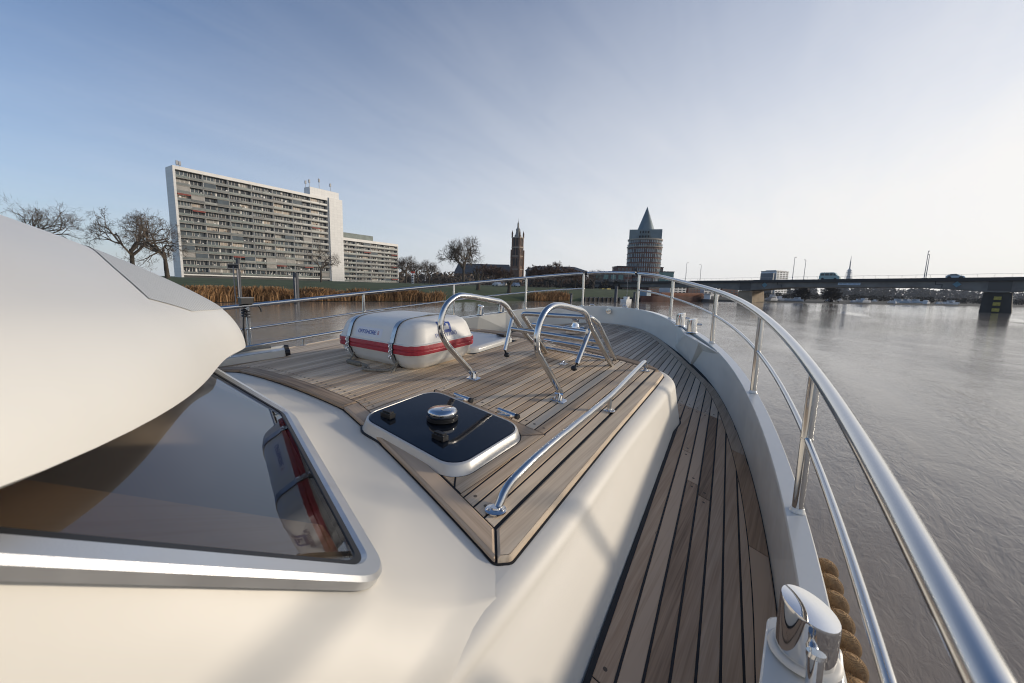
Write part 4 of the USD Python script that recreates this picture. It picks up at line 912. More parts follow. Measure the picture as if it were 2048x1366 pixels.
def bush(px, py, h, lb, seed):
    r = np.random.default_rng(seed); p = onz(px, py) + [0, 0, .1]; n = thing('leafless_tree', lb, 'tree', p)
    T, C = grow(h, 1.0, seed, kids=4, levels=4, trunk=.10, fine=.6); part(n, 'trunk', (T[0] + p, T[1]), BARK, True)
    c = r.normal(0, 1, (520, 3)); c /= np.linalg.norm(c, axis=1, keepdims=True); a = np.arctan2(c[:, 1], c[:, 0]); rad_ = r.uniform(.35, 1, (520, 1)) ** .5 * (1 + .22 * np.sin(3 * a + seed) + .15 * np.sin(7 * c[:, 2] + seed))[:, None]
    c = c * rad_ * [h * .44, h * .44, h * .48] + [0, 0, h * .50]
    V = (c[:, None, :] + r.normal(0, h * .045, (520, 3, 3))).reshape(-1, 3) + p
    part(n, 'crown', join([(V, np.arange(len(V)).reshape(-1, 3)), (C[0] + p, C[1])]), TWIGD)
bush(1603, 604.0, 6.3, 'dark dense tree on the far shore, left of the pair under the bridge', 3); bush(1661, 606.0, 6.2, 'dark dense tree on the far shore, right of the pair under the bridge', 8)

# ------------------------------------------------------------- long apartment block
PANEL = M('white_cladding', {'g': ('geometry', {}), 'b': ('brick_texture', {'scale': 1.0, 'brick_width': 1.9, 'row_height': 1.35, 'mortar_size': .025, 'color1': (.66, .65, .62), 'color2': (.61, .60, .575), 'mortar': (.42, .42, .41), 'offset': 0.0}), 'mp': ('mapping', {'rotation': (math.pi / 2, 0, 0)}), 'p': ('principled_bsdf', {'roughness': .5})},
    [('g.position', 'mp.vector'), ('mp.vector', 'b.vector'), ('b.color', 'p.base_color')])
WHITEB = plain('white_beam', (.68, .66, .62), .5, noise=.08, scale=.4)
SLABM = plain('concrete_slab', (.30, .29, .265), .8, noise=.2, scale=.5)
PARS = [plain('parapet_' + n, c, .3, noise=.15, scale=.8) for n, c in (('grey', (.13, .145, .14)), ('pale', (.25, .26, .24)), ('green', (.15, .18, .165)), ('dark', (.08, .088, .088)))]
GLS = [plain('window_' + n, c, .12, noise=.25, scale=.6) for n, c in (('dark', (.035, .042, .05)), ('blue', (.07, .09, .105)), ('curtain', (.33, .31, .28)), ('blind', (.44, .37, .30)))]
AWN = plain('red_awning', (.26, .05, .035), .7)
DARKC = plain('dark_concrete', (.07, .07, .07), .8)
def block(name, label, P0, P1, zb, zt, nf, nb, depth, seed, top=1.3, gap=0.0, base=1.2):
    r = random.Random(seed); P0, P1 = np.array(P0), np.array(P1); L = np.hypot(*(P1 - P0)[:2]); u = np.array([*(P1 - P0)[:2] / L, 0]); w = np.array([u[1], -u[0], 0])
    if w @ (EYE - P0) < 0: w = -w
    O = np.array([P0[0], P0[1], 0]); n = thing(name, label, 'apartment block', [P0[0], P0[1], zb])
    def bx(u0, u1, z0, z1, w0, w1): c = [O + u * a + w * b for a, b in ((u0, w0), (u1, w0), (u1, w1), (u0, w1))]; c = c if np.cross(c[1] - c[0], c[2] - c[1])[2] > 0 else c[::-1]; return hexa([q + [0, 0, z0] for q in c], [q + [0, 0, z1] for q in c])
    body = part(n, 'core', bx(.3, L - .3, zb, zt - .5, -1.6, -depth), DARKC)
    part(n, 'roof_beam', bx(-.5, L + .3, zt - top, zt, .25, -depth - .05), WHITEB)
    part(n, 'end_wall', bx(-.55, .28, zb - 1.5, zt - top - .003, .26, -depth - .1), PANEL); part(n, 'end_wall', bx(L - .3, L + .28, zb - 1.5, zt - top - .003, .26, -depth - .1), PANEL)
    part(n, 'base_beam', bx(.3, L - .31, zb, zb + .55, .2, -1.5), WHITEB); part(n, 'plinth', bx(.5, L - .5, zb - 3, zb - .003, -.6, -depth), DARKC)
    H = (zt - top - zb - .55) / nf; bw_ = (L - .6) / nb; mull = []
    for k in range(nf):
        z0 = zb + .55 + k * H
        if k: part(n, 'balcony_slab', bx(.29, L - .31, z0 - .14, z0 + .14, .18, -1.55), SLABM)
        for j in range(nb):
            a, b = .3 + j * bw_, .3 + (j + 1) * bw_
            x = r.random(); gm = GLS[0] if x < .52 else GLS[1] if x < .80 else GLS[2] if x < .92 else GLS[3]
            part(n, 'balcony_parapet', bx(a + .06, b - .06, z0 + .22, z0 + 1.02, .12, .04), PARS[r.choice((0, 0, 0, 1, 2, 2, 2, 3))])
            part(n, 'window', bx(a + .5, b - .1, z0 + .3, z0 + H - .30, -1.46, -1.58), gm)
            if r.random() < .08: part(n, 'glazed_balcony', bx(a + .08, b - .08, z0 + 1.05, z0 + H - .2, .02, -.04), GLS[r.choice((1, 1, 2))])
            if r.random() < .03: part(n, 'awning', bx(a + .1, b - .1, z0 + H - .75, z0 + H - .3, .45, .0), AWN)
            for q in np.linspace(a + .5, b - .1, r.choice((3, 4, 5))): mull.append(bx(q - .07, q + .07, z0 + .3, z0 + H - .2, -1.38, -1.46))
            if j % 2 == 0: mull.append(bx(a - .06, a + .06, z0 + .2, z0 + H - .15, .0, -1.5))
            if r.random() < .5: mull.append(bx(a + .1, a + .48, z0 + .2, z0 + H - .2, -1.3, -1.5))
    clut = [[], []]
    for k in range(nf):
        for j in range(nb):
            for _ in range(r.choice((0, 1, 1, 2))):
                q = .5 + (j + r.random() * .85) * bw_; z0 = zb + .55 + k * H; clut[r.random() < .45].append(bx(q, q + r.uniform(.2, .7), z0 + .2, z0 + r.uniform(1.1, 1.9), -.25, -.7))
    for c_k, m_k in zip(clut, (WHITEB, plain('balcony_clutter_' + str(seed), (.12, .09, .07), .7, noise=.5, scale=.7))): part(n, 'balcony_furniture', join(c_k), m_k, False, None, 'stuff')
    part(n, 'window_frame', join(mull), WHITEB, False, None, 'stuff'); return n, bx, L, u, w, H
dA = 165.; A0 = far(366, 552, dA); zt = far(357.5, 339, dA)[2]; zb = far(379, 550.5, dA)[2]
rA = ray(655, 396.3); A1 = EYE + rA * ((zt - EYE[2]) / rA[2])
blk, bxA, LA, uA, wA, HA = block('apartment_block', 'long fourteen storey apartment block with balconies and a blue shaded end wall', A0, A1, zb, zt, 14, 14, 7, 3)
part(blk, 'stair_tower', bxA(LA + .3, LA + 8.2, zb - 3, zt + .3, .9, -7.5), PANEL)
part(blk, 'roof_house', bxA(LA - 9, LA + 7.6, zt, zt + 4.2, -1.2, -6.5), PANEL)
part(blk, 'louvre', bxA(LA - 7.5, LA - .5, zt + .6, zt + 3.6, -1.44, -1.52), DARKC)
ant = []
for u0, h in ((LA - 9.5, 6), (LA - 7.5, 8), (LA - 2, 11), (LA + 4.5, 9), (2.5, 4.5), (3.4, 4.2)):
    b = np.array([*A0[:2], 0]) + uA * u0 - wA * 4 + [0, 0, zt + (3.5 if u0 > 20 else 0)]; ant.append(tube([b, b + [0, 0, h * .62]], .12, 5)); ant.append(box(b + [0, 0, h * .5], (.7, .7, 1.6)))
for k, g_ in enumerate(ant[1::2]): part(blk, 'antenna', join([ant[2 * k], g_]), plain('aerial_grey', (.33, .33, .33), .5) if k == 0 else stage_aer, False); stage_aer = UsdShade.Material.Get(stage, '/World/Looks/aerial_grey')
def along(px): # where the facade line meets that direction
    d = ray(px, 560)[:2]; o = A0[:2]; Mx = np.array([d, -uA[:2]]).T; t = np.linalg.solve(Mx, o - EYE[:2]); return EYE[:2] + d * t[0], t[0]
(q0, t0), (q1, t1_) = along(681.5), along(796)
zt2 = far(681, 475, t0)[2]; zb2 = far(681, 564, t0)[2]
blk2, bxB, LB, uB, wB, HB_ = block('apartment_block', 'lower apartment block of nine balcony storeys right of the white stair tower', [*q0, 0], [*q1, 0], zb2, zt2, 9, 8, 9, 9, 1.5)
part(blk2, 'roof_house', bxB(.5, LB * .62, zt2, zt2 + 3.4, -4, -8.5), plain('grey_green_panel', (.16, .19, .17), .6, noise=.3, scale=.4))

# ------------------------------------------------------------- church, hall, price sign
BRICK = M('brown_brick', {'g': ('geometry', {}), 'n': ('noise_texture', {'scale': .6, 'detail': 5.0}), 'r': ('rgb_ramp', {'ramp': [(.3, (.085, .05, .034)), (.7, (.19, .115, .075))]}), 'p': ('principled_bsdf', {'roughness': .9})}, [('g.position', 'n.vector'), ('n.fac', 'r.fac'), ('r.color', 'p.base_color')])
SLATE = plain('slate', (.055, .062, .072), .6, noise=.2, scale=.5); STONE = plain('pale_stone', (.34, .30, .25), .8, noise=.2, scale=.4); DOPEN = plain('dark_opening', (.02, .018, .017), .8)
dC = 330.; cb = far(1033.5, 560, dC); cb[2] = 3.2; k_ = dC / FPX
ch = thing('church', 'brown brick church with a tall square tower and stone lantern spire', 'church', cb)
ca = math.atan2(*(EYE - cb)[[1, 0]]) + math.pi / 4 + .32
def cbx(x, y, z, sx, sy, sz): g = box((0, 0, 0), (sx, sy, sz)); v = g[0] + [x, y, z + sz / 2]; c, s = math.cos(ca), math.sin(ca); return v @ np.array([[c, s, 0], [-s, c, 0], [0, 0, 1]]) + cb, g[1]
hz0 = far(1033.5, 477, dC)[2] - 3.2; W_ = 7.2
part(ch, 'tower', cbx(0, 0, -2, W_, W_, hz0 + 2), BRICK)
for z in (.35, .62, .80, 1.0): part(ch, 'string_course', cbx(0, 0, hz0 * z - .3, W_ + .5, W_ + .5, .6), STONE)
for sx in (-1, 1):
    for sy in (-1, 1):
        part(ch, 'buttress', cbx(sx * W_ / 2, sy * W_ / 2, -2, 1.3, 1.3, hz0 * .8), BRICK); part(ch, 'pinnacle', join([cbx(sx * W_ * .47, sy * W_ * .47, hz0, .9, .9, 3.0), (lambda g_: (g_[0], g_[1]))(lathe([(.7, hz0 + 3), (0, hz0 + 6)], cb + (np.array([sx, sy, 0]) @ np.array([[math.cos(ca), math.sin(ca), 0], [-math.sin(ca), math.cos(ca), 0], [0, 0, 1]])) * W_ * .47, 6))]), BRICK)
for a in range(4):
    t = a * math.pi / 2; x, y = math.cos(t) * (W_ / 2 + .02), math.sin(t) * (W_ / 2 + .02); sx, sy = (.25, 1.3) if a % 2 == 0 else (1.3, .25)
    for z, h in ((.83, 6), (.64, 6.5), (.42, 6)):
        for o in (-1.2, 1.2): part(ch, 'louvred_opening', cbx(x + (0 if a % 2 == 0 else o), y + (o if a % 2 == 0 else 0), hz0 * z, sx, sy, h), DOPEN)
part(ch, 'lantern', lathe([(3.0, hz0), (3.0, hz0 + 1.5), (1.8, hz0 + 3.2), (1.7, hz0 + 6.0), (2.0, hz0 + 6.2), (1.2, hz0 + 7.6), (.8, hz0 + 8.4), (.75, hz0 + 11), (.3, hz0 + 12.4), (.12, hz0 + 13.6), (.08, hz0 + 15.2), (0, hz0 + 15.3)], cb, 10), plain('lead_stone', (.24, .23, .21), .6))
def house(name, label, cat, pxa, pxb, d, zb_, eave, ridge, dep, wallm, roofm, win=0, rows=1, tilt_=0.0, hip=0.0, wm=None, flat=False, group=None):
    """A building whose river front runs between two directions of view at depth d."""
    a, b = far(pxa, 583, d), far(pxb, 583, d * (1 + tilt_)); a[2] = b[2] = 0; L = np.linalg.norm(b - a); u = (b - a) / L; w = np.array([u[1], -u[0], 0]); w = w if w @ (EYE - a) > 0 else -w
    n = thing(name, label, cat, [a[0], a[1], zb_], group); P = lambda s, t, z: a + u * s - w * t + [0, 0, z]
    def bx(u0, u1, z0, z1, w0, w1): c = [a + u * p + w * q for p, q in ((u0, w0), (u1, w0), (u1, w1), (u0, w1))]; c = c if np.cross(c[1] - c[0], c[2] - c[1])[2] > 0 else c[::-1]; return hexa([q + [0, 0, z0] for q in c], [q + [0, 0, z1] for q in c])
    part(n, 'wall', bx(0, L, zb_ - 2, eave, 0, -dep), wallm)
    if flat: part(n, 'roof', bx(-.2, L + .2, eave, eave + .5, .2, -dep - .2), roofm)
    else: part(n, 'roof', (np.array([P(-.5, -.6, eave), P(L + .5, -.6, eave), P(L + .5, dep + .6, eave), P(-.5, dep + .6, eave), P(hip, dep / 2, ridge), P(L - hip, dep / 2, ridge)]), np.array([[0, 1, 5], [0, 5, 4], [2, 3, 4], [2, 4, 5], [1, 2, 5], [3, 0, 4], [0, 3, 2], [0, 2, 1]])), roofm)
    if win:
        h = (eave - zb_) / rows
        for k in range(rows):
            for j in range(win):
                c = L * (j + .5) / win; part(n, 'window', bx(c - L / win * .32, c + L / win * .32, zb_ + h * (k + .3), zb_ + h * (k + .82), .06, -.05), wm or GLS[0])
    return n, bx, L
hsc = lambda py, px, d: far(px, py, d)[2]
nv_, nbx, nl = house('church_nave', 'dark slate roofed church nave behind the brown twiggy trees', 'church nave', 908, 1022, 335, 3.2, hsc(548, 960, 335), hsc(527, 960, 335), 20, BRICK, SLATE, 6, 1, 0, 2, DOPEN)
hn, hbx, hl_ = house('hall', 'long hall with a grey slate hipped roof right of the church tower', 'hall', 1052, 1172, 200, 3.2, hsc(541.5, 1110, 200), hsc(531.5, 1110, 200), 16, plain('hall_brick', (.13, .10, .075), .9, noise=.2, scale=.5), SLATE, 15, 2, 0, 5.0, DOPEN)
part(hn, 'cornice', hbx(-.4, hl_ + .4, hsc(542, 1110, 200) - .5, hsc(542, 1110, 200) - .05, .5, .02), STONE)
part(hn, 'turret', lathe([(1.2, 3), (1.2, hsc(541, 1056, 200)), (1.5, hsc(541, 1056, 200)), (0, hsc(533.5, 1056, 200))], far(1056, 583, 199) * [1, 1, 0], 8), SLATE)
sp = site(826, 150); ps = thing('price_sign', 'white price sign with a red top behind the grass right of the apartment blocks', 'sign', sp)
part(ps, 'panel', box(sp + [0, 0, 1.9], (.4, .8, 3.8), 0.6), plain('sign_white', (.7, .7, .7), .4)); part(ps, 'red_head', box(sp + [0, 0, 4.15], (.5, 1.3, .7), 0.6), plain('sign_red', (.5, .06, .03), .4))
for k in range(4): part(ps, 'price_field', box(sp + [-.22, -.15, .5 + .85 * k], (.06, .6, .4), 0.6), DOPEN)

# ------------------------------------------------------------- round office tower with a pointed roof
dT = 240.; tb = far(1284, 570, dT); tb[2] = 3.0; kT = dT / FPX
tw = thing('round_tower', 'round brick office tower with a grey green cone roof', 'office tower', tb)
zt_ = lambda py: far(1284, py, dT)[2] - 3.0
BR2 = plain('red_brick', (.115, .052, .042), .85, noise=.2, scale=.4); ZINC = plain('zinc_roof', (.135, .175, .19), .45, .3, noise=.12, scale=.3)
Rt = 32.0 * kT; zc = zt_(481)
part(tw, 'drum', lathe([(Rt, -2), (Rt, zc - 4.6), (Rt * .96, zc - 4.5), (Rt * .96, zc)], tb, 64), BR2, 40)
part(tw, 'cornice', lathe([(Rt * .95, zc - .9), (Rt * 1.03, zc - .8), (Rt * 1.03, zc), (Rt * .5, zc + .05)], tb, 48), STONE, 30)
part(tw, 'cornice', lathe([(Rt * .95, zc - 4.9), (Rt * 1.06, zc - 4.8), (Rt * 1.06, zc - 4.3), (Rt * .95, zc - 4.25)], tb, 48), STONE, 30)
part(tw, 'cone', lathe([(Rt * .62, zc), (Rt * .50, zt_(462)), (0, zt_(417))], tb, 48), ZINC, True)
av = math.atan2(*(EYE - tb)[[1, 0]])
sd2 = np.array([-math.sin(av), math.cos(av), 0]); fr2 = np.array([math.cos(av), math.sin(av), 0])
for s in (-1, 1):
    c = tb + sd2 * s * Rt * .55 - fr2 * Rt * .1; part(tw, 'roof_wing', box(c + [0, 0, (zc + zt_(463)) / 2], (Rt * 1.2, Rt * .78, zt_(463) - zc), av), ZINC)
for k in range(2):
    for a in (-.55, -.25, .02, .3): 
        rr = Rt * (.60 - .05 * k); part(tw, 'dormer', box(tb + [math.cos(av + a) * rr, math.sin(av + a) * rr, zc + 1.2 + k * 2.6], (.9, .55, 1.3), av + a), DOPEN)
TWG = [plain('tower_glass_dark', (.07, .09, .10), .15), plain('tower_glass_pale', (.20, .25, .28), .15)]
nr = 11; hh = (zc + 1) / nr; ledge = []
for k in range(nr):
    rr = Rt * (.96 if k == nr - 1 else 1.0); z = -1 + hh * k
    for j in range(26):
        a = av - 1.62 + 3.24 * (j + .5) / 26
        c = tb + [math.cos(a) * rr, math.sin(a) * rr, z + hh * .48]; part(tw, 'window', box(c, (.3, Rt * .070, hh * .66), a), TWG[(j * 7 + k * 3) % 5 != 0])
        ledge.append(box(c + [0, 0, hh * .38], (.7, Rt * .06, hh * .13), a))
part(tw, 'window_lintel', join(ledge), STONE, False, None, 'stuff')
TEALG = plain('teal_glass', (.05, .145, .15), .15, noise=.2, scale=.3); DKP = plain('dark_panel', (.035, .037, .042), .5)
house('office_building', 'low dark office with teal window bands left of the round tower', 'office', 1188, 1247, 225, 2.5, hsc(547, 1220, 225), 0, 18, DKP, DKP, 4, 2, 0, 0, TEALG, True)
house('office_building', 'teal glass office right of the round tower above the bridge', 'office', 1312, 1345, 235, 2.5, hsc(544.5, 1330, 235), 0, 18, TEALG, DKP, 5, 3, 0, 0, TEALG, True)
house('office_building', 'dark brick annex at the left foot of the round tower', 'office', 1232, 1262, 232, 2.5, hsc(534, 1245, 232), 0, 12, BR2, DKP, 4, 4, 0, 0, GLS[0], True)
house('office_building', 'dark brick annex at the right foot of the round tower', 'office', 1308, 1323, 236, 2.5, hsc(536, 1316, 236), 0, 12, BR2, DKP, 2, 4, 0, 0, GLS[0], True)
for i, (pa, pb, y, wm_, lb) in enumerate(((1297, 1318, 576, BR2, 'brown brick house under the bridge, left of the white balconies'), (1340, 1372, 574, WHITEB, 'white house with balconies seen under the bridge deck'), (1376, 1400, 577, BR2, 'dark brick house under the bridge behind the barge'), (1408, 1440, 574, WHITEB, 'pale house under the bridge right of the barge'), (1444, 1476, 576, BR2, 'brown brick house left of the left bridge pier'))):
    house('waterfront_house', lb, 'house', pa, pb, 190 + 8 * i, 1.5, hsc(y, (pa + pb) / 2, 190 + 8 * i), 0, 10, wm_, DKP, 4, 3, .02, 0, GLS[0] if i % 2 else GLS[1], True)
WTP = plain('cool_white_wall', (.55, .58, .60), .5)
hi, hib, hil = house('high_rise', 'white high rise with dark window bands standing behind the bridge', 'high rise', 1549, 1573, 430, 1.5, hsc(543, 1560, 430), 0, 16, WTP, DKP, 4, 12, .03, 0, GLS[0], True)
part(hi, 'dark_wing', hib(-4.5, -.02, 1, hsc(546.5, 1545, 430), -1, -14), plain('slate_blue_panel', (.06, .08, .11), .5)); part(hi, 'roof_terrace', hib(1.5, hil - 1, hsc(543, 1560, 430) + .5, hsc(540.5, 1560, 430), -1.5, -12), WTP)
house('office_building', 'low grey office between the left bridge pier and the white high rise', 'office', 1520, 1542, 330, 1.5, hsc(580, 1530, 330), 0, 12, DKP, WTP, 5, 3, 0, 0, GLS[1], True)
dM = 900.; mb = far(1692, 590, dM); mb[2] = 2; mz = lambda y: far(1692, y, dM)[2] - 2
mt = thing('radio_tower', 'grey radio tower with aerial platforms and a mast behind the bridge', 'radio tower', mb); CON = plain('pale_concrete', (.34, .37, .41), .8)
part(mt, 'shaft', lathe([(5.2, 0), (4.0, mz(560)), (3.5, mz(553))], mb, 16), CON, 40)
for k, y in enumerate((557, 553, 549, 545.5, 542.5)): part(mt, 'platform', lathe([(3.2, mz(y)), (7.5 - k * .7, mz(y) + .3), (7.5 - k * .7, mz(y) + 1.6), (3.0, mz(y) + 1.8), (2.6, mz(y) + 4.2)], mb, 16), CON, 30)
part(mt, 'mast', lathe([(1.5, mz(542)), (1.0, mz(525)), (.5, mz(520)), (.25, mz(512.5)), (0, mz(512.4))], mb, 8), plain('mast_grey', (.25, .25, .27), .6))

# ------------------------------------------------------------- road bridge
PR = onz(1990, 625.7); DR = (PR - EYE) @ CR[2]; DLp = 131.; PL = far(1492, 590, DLp); PL[2] = 0
ub = PL - PR; LBr = np.linalg.norm(ub); ub /= LBr; wb = np.array([-ub[1], ub[0], 0]); wb = wb if wb @ (PR - EYE) > 0 else -wb     # away from the viewer
zR, zL = far(1992, 554.8, DR)[2], far(1490, 560.5, DLp)[2]
dtop = lambda s: zR + (zL - zR) * s / LBr
PRB = PR - wb * 1.2
BP = lambda s, o, z: PRB + ub * s + wb * o + np.array([0, 0, z]) * 1.0 - [0, 0, PRB[2]]
CONC = plain('bridge_concrete', (.17, .16, .145), .85, noise=.3, scale=.35); DKC = plain('bridge_dark_band', (.035, .034, .034), .8); PIERM = plain('pier_concrete', (.30, .235, .16), .85, noise=.25, scale=.4)
br = thing('road_bridge', 'long grey concrete road bridge over the river with a dark parapet', 'bridge', PRB)
st_ = np.linspace(-75, LBr + 75, 121)
def soff(s): 
    d = min(abs(s), abs(s - LBr)); return 1.55 + 1.15 * max(0, 1 - d / 13) ** 1.2
rings = []
for s in st_:
    t = dtop(s); rings.append([BP(s, 0, t - .75), BP(s, 0, t - .75 - soff(s)), BP(s, 11, t - .75 - soff(s)), BP(s, 11, t - .75)])
part(br, 'girder', loft(rings, True, True, True), CONC)
part(br, 'parapet', loft([[BP(s, -.55, dtop(s) - .02), BP(s, -.55, dtop(s) - .82), BP(s, .2, dtop(s) - .82), BP(s, .2, dtop(s) - .02)] for s in st_[::4]], True, True, True), DKC)
part(br, 'parapet', loft([[BP(s, 10.8, dtop(s) - .02), BP(s, 10.8, dtop(s) - .82), BP(s, 11.5, dtop(s) - .82), BP(s, 11.5, dtop(s) - .02)] for s in st_[::4]], True, True, True), DKC)
part(br, 'road_deck', loft([[BP(s, .21, dtop(s) - .23), BP(s, 10.79, dtop(s) - .23)] for s in st_[::4]], False), plain('asphalt', (.05, .05, .05), .9))
RAILG = plain('railing_grey', (.30, .31, .32), .5)
part(br, 'railing', join([tube([BP(st_[0], -.4, dtop(st_[0]) + .75), BP(st_[-1], -.4, dtop(st_[-1]) + .75)], .028, 5)] + [tube([BP(s, -.4, dtop(s) - .05), BP(s, -.4, dtop(s) + .75)], .022, 4) for s in np.arange(-74, LBr + 75, 2.5)]), RAILG, False, None, 'stuff')
for s, yel in ((0, True), (LBr, False)):
    t = dtop(s) - .75 - soff(s)
    lo, hi_ = [BP(s + a, o, -2) for a, o in ((-2.5, .4), (2.5, .4), (2.5, 10.5), (-2.5, 10.5))], [BP(s + a, o, t + .05) for a, o in ((-1.9, .6), (2.2, .6), (2.2, 10.3), (-1.9, 10.3))]
    if np.cross(lo[1] - lo[0], lo[2] - lo[1])[2] < 0: lo, hi_ = lo[::-1], hi_[::-1]
    part(br, 'pier', hexa(lo, hi_), plain('wet_pier', (.04, .038, .034), .8, noise=.3, scale=.5) if yel else PIERM)
    part(br, 'pier_head', join([hexa(*(lambda c: ([q + [0, 0, dtop(s) - 3.0] for q in c], [q + [0, 0, dtop(s) - .8] for q in c]))(sorted_ if False else ([BP(s + a, o, 0) for a, o in ((-1.7, -.12), (1.7, -.12), (1.7, .05), (-1.7, .05))] if np.cross(BP(1, 0, 0) - BP(0, 0, 0), BP(0, 1, 0) - BP(0, 0, 0))[2] > 0 else [BP(s + a, o, 0) for a, o in ((-1.7, .05), (1.7, .05), (1.7, -.12), (-1.7, -.12))])))]), plain('pier_head_' + ('r' if yel else 'l'), (.085, .08, .075), .85))
    if yel:
        YEL = plain('yellow_board', (.38, .31, .06), .6, noise=.3, scale=3)
        for k, py in enumerate((596.5, 608, 620)):
            c = BP(.0, .35, far(1996, py, DR)[2]); d_ = ub * .55; part(br, 'depth_board', hexa([c - d_ - wb * .12 + [0, 0, -.36], c + d_ - wb * .12 + [0, 0, -.36], c + d_ + wb * .1 + [0, 0, -.36], c - d_ + wb * .1 + [0, 0, -.36]], [c - d_ - wb * .12 + [0, 0, .36], c + d_ - wb * .12 + [0, 0, .36], c + d_ + wb * .1 + [0, 0, .36], c - d_ + wb * .1 + [0, 0, .36]]), YEL)
def deck_s(px, o=0.0):                  # distance along the bridge of a direction of view
    d = ray(px, 560)[:2]; o_ = (PRB + wb * o)[:2]; return np.linalg.solve(np.array([ub[:2], -d]).T, EYE[:2] - o_)[0]
def fbox(s0, s1, z0, z1, o0, o1):
    c = [BP(s0, o0, 0), BP(s1, o0, 0), BP(s1, o1, 0), BP(s0, o1, 0)]; c = c if np.cross(c[1] - c[0], c[2] - c[1])[2] > 0 else c[::-1]
    return hexa([q + [0, 0, z0] for q in c], [q + [0, 0, z1] for q in c])
s0, s1 = deck_s(1677), deck_s(1722); zc_ = dtop((s0 + s1) / 2) - 1.35
part(br, 'name_board', fbox(s0, s1, zc_ - .32, zc_ + .30, -.06, .02), plain('board_pale_blue', (.42, .50, .58), .5))
tl = [box((0, 0, 0), (.01, .01, .01))]
part(br, 'board_text', join([fbox(s0 + (s1 - s0) * (.06 + .9 * k / 30), s0 + (s1 - s0) * (.06 + .9 * k / 30 + .018), zc_ - .12, zc_ + (.12 if k % 3 else .17), -.075, -.055) for k in range(30) if k % 7 != 5]), plain('board_ink', (.10, .15, .25), .6), False, None, 'stuff')
for px in (1530.5, 1915.5):
    s = deck_s(px); z = dtop(s) - 1.55; r_ = .72 if px > 1700 else .8
    c = [BP(s - r_, -.1, z), BP(s, -.1, z - r_), BP(s + r_, -.1, z), BP(s, -.1, z + r_)]; v = np.vstack([c, [q + wb * .08 for q in c]])
    part(br, 'passage_diamond', (v, np.array([[0, 1, 2], [0, 2, 3], [2, 1, 0], [3, 2, 0], [0, 1, 5], [0, 5, 4], [1, 2, 6], [1, 6, 5], [2, 3, 7], [2, 7, 6], [3, 0, 4], [3, 4, 7]])), plain('diamond_blue', (.22, .42, .52), .5) if px < 1700 else UsdShade.Material.Get(stage, '/World/Looks/diamond_blue'))
for px in (1558, 1876):
    s = deck_s(px); t = dtop(s)
    part(br, 'expansion_joint', join([fbox(s + .25, s + .4, t - 1.5, t - .82, -.03, .03), fbox(s - .9, s + .4, t - 1.62, t - 1.5, -.03, .03), fbox(s - .9, s - .75, t - 2.32, t - 1.62, -.03, .03)]), DKC)
LAMPG = plain('lamp_pole_grey', (.24, .24, .25), .5)
def lamp(px, ytop, o, lb):
    s = deck_s(px, o); b = BP(s, o, dtop(s) - .3); dd = (b - EYE) @ CR[2]; zt3 = far(px, ytop, dd)[2]; n = thing('street_lamp', lb, 'street lamp', b)
    part(n, 'pole', tube([b, [b[0], b[1], zt3]], [.10, .06], 7), LAMPG, 50); e = np.array([b[0], b[1], zt3]); a_ = -wb if o > 5 else wb
    part(n, 'lamp_head', join([tube([e, e + a_ * .7 + [0, 0, .08]], .05, 6), box(e + a_ * .9 + [0, 0, .08], (.55, .28, .14), math.atan2(a_[1], a_[0]))]), LAMPG)
for px, y, o, lb in ((1371, 526, .6, 'grey street lamp on the bridge, first right of the round tower'), (1400, 530, 10.4, 'grey street lamp on the bridge, second right of the round tower'), (1584.5, 515, .6, 'taller of the two street lamps left of the van'), (1607, 521, 10.4, 'shorter of the two street lamps left of the van'), (1847.5, 503, .6, 'taller of the two close street lamps between the van and the car'), (1851, 511, 6.0, 'shorter of the two close street lamps between the van and the car'), (1226, 535.5, 10.4, 'small street lamp left of the round tower')):
    lamp(px, y, o, lb)
TYRE = plain('tyre', (.02, .02, .02), .8); CGL = plain('car_glass', (.03, .04, .045), .08)
def vehicle(name, label, cat, px, o, L, H, Wd, prof, wins_, col, facing=-1, k=1.0):
    prof = [(x * k, z * k) for x, z in prof]; wins_ = [[(x * k, z * k) for x, z in w_] for w_ in wins_]; L, H, Wd = L * k, H * k, Wd * k
    s = deck_s(px, o) - (L / 2); b = BP(s + L / 2, o, dtop(s) - .22); n = thing(name, label, cat, b); z0 = dtop(s + L / 2) - .22
    f = (lambda x: L - x) if facing < 0 else (lambda x: x)
    def side(pp, o0, o1, ins_=0.0):
        a = [BP(s + f(x), o0, z0 + z) for x, z in pp]; c = [BP(s + f(x), o1, z0 + z) for x, z in pp]; v = np.vstack([a, c]); k = len(pp); t_, ff = tri(Polygon(pp))
        idx = [int(np.argmin([np.hypot(q[0] - p_[0], q[1] - p_[1]) for p_ in pp])) for q in t_]; ff = np.array(idx)[ff]
        return v, np.vstack([ff, ff[:, ::-1] + k, quads([[i, (i + 1) % k, k + (i + 1) % k, k + i] for i in range(k)])])
    part(n, 'body', side(prof, o - Wd / 2, o + Wd / 2), plain(name + '_paint', col, .25, coat=.5))
    for wnd in wins_: part(n, 'side_window', side(wnd, o - Wd / 2 - .02, o - Wd / 2 + .05), CGL)
    for wnd in wins_: part(n, 'side_window', side(wnd, o + Wd / 2 - .05, o + Wd / 2 + .02), CGL)
    for x in (L * .19, L * .80):
        for oo in (-1, 1): p = BP(s + f(x), o + oo * Wd * .47, z0 + .33); part(n, 'wheel', tube([p - wb * .1, p + wb * .1], .33, 14), TYRE, 40)
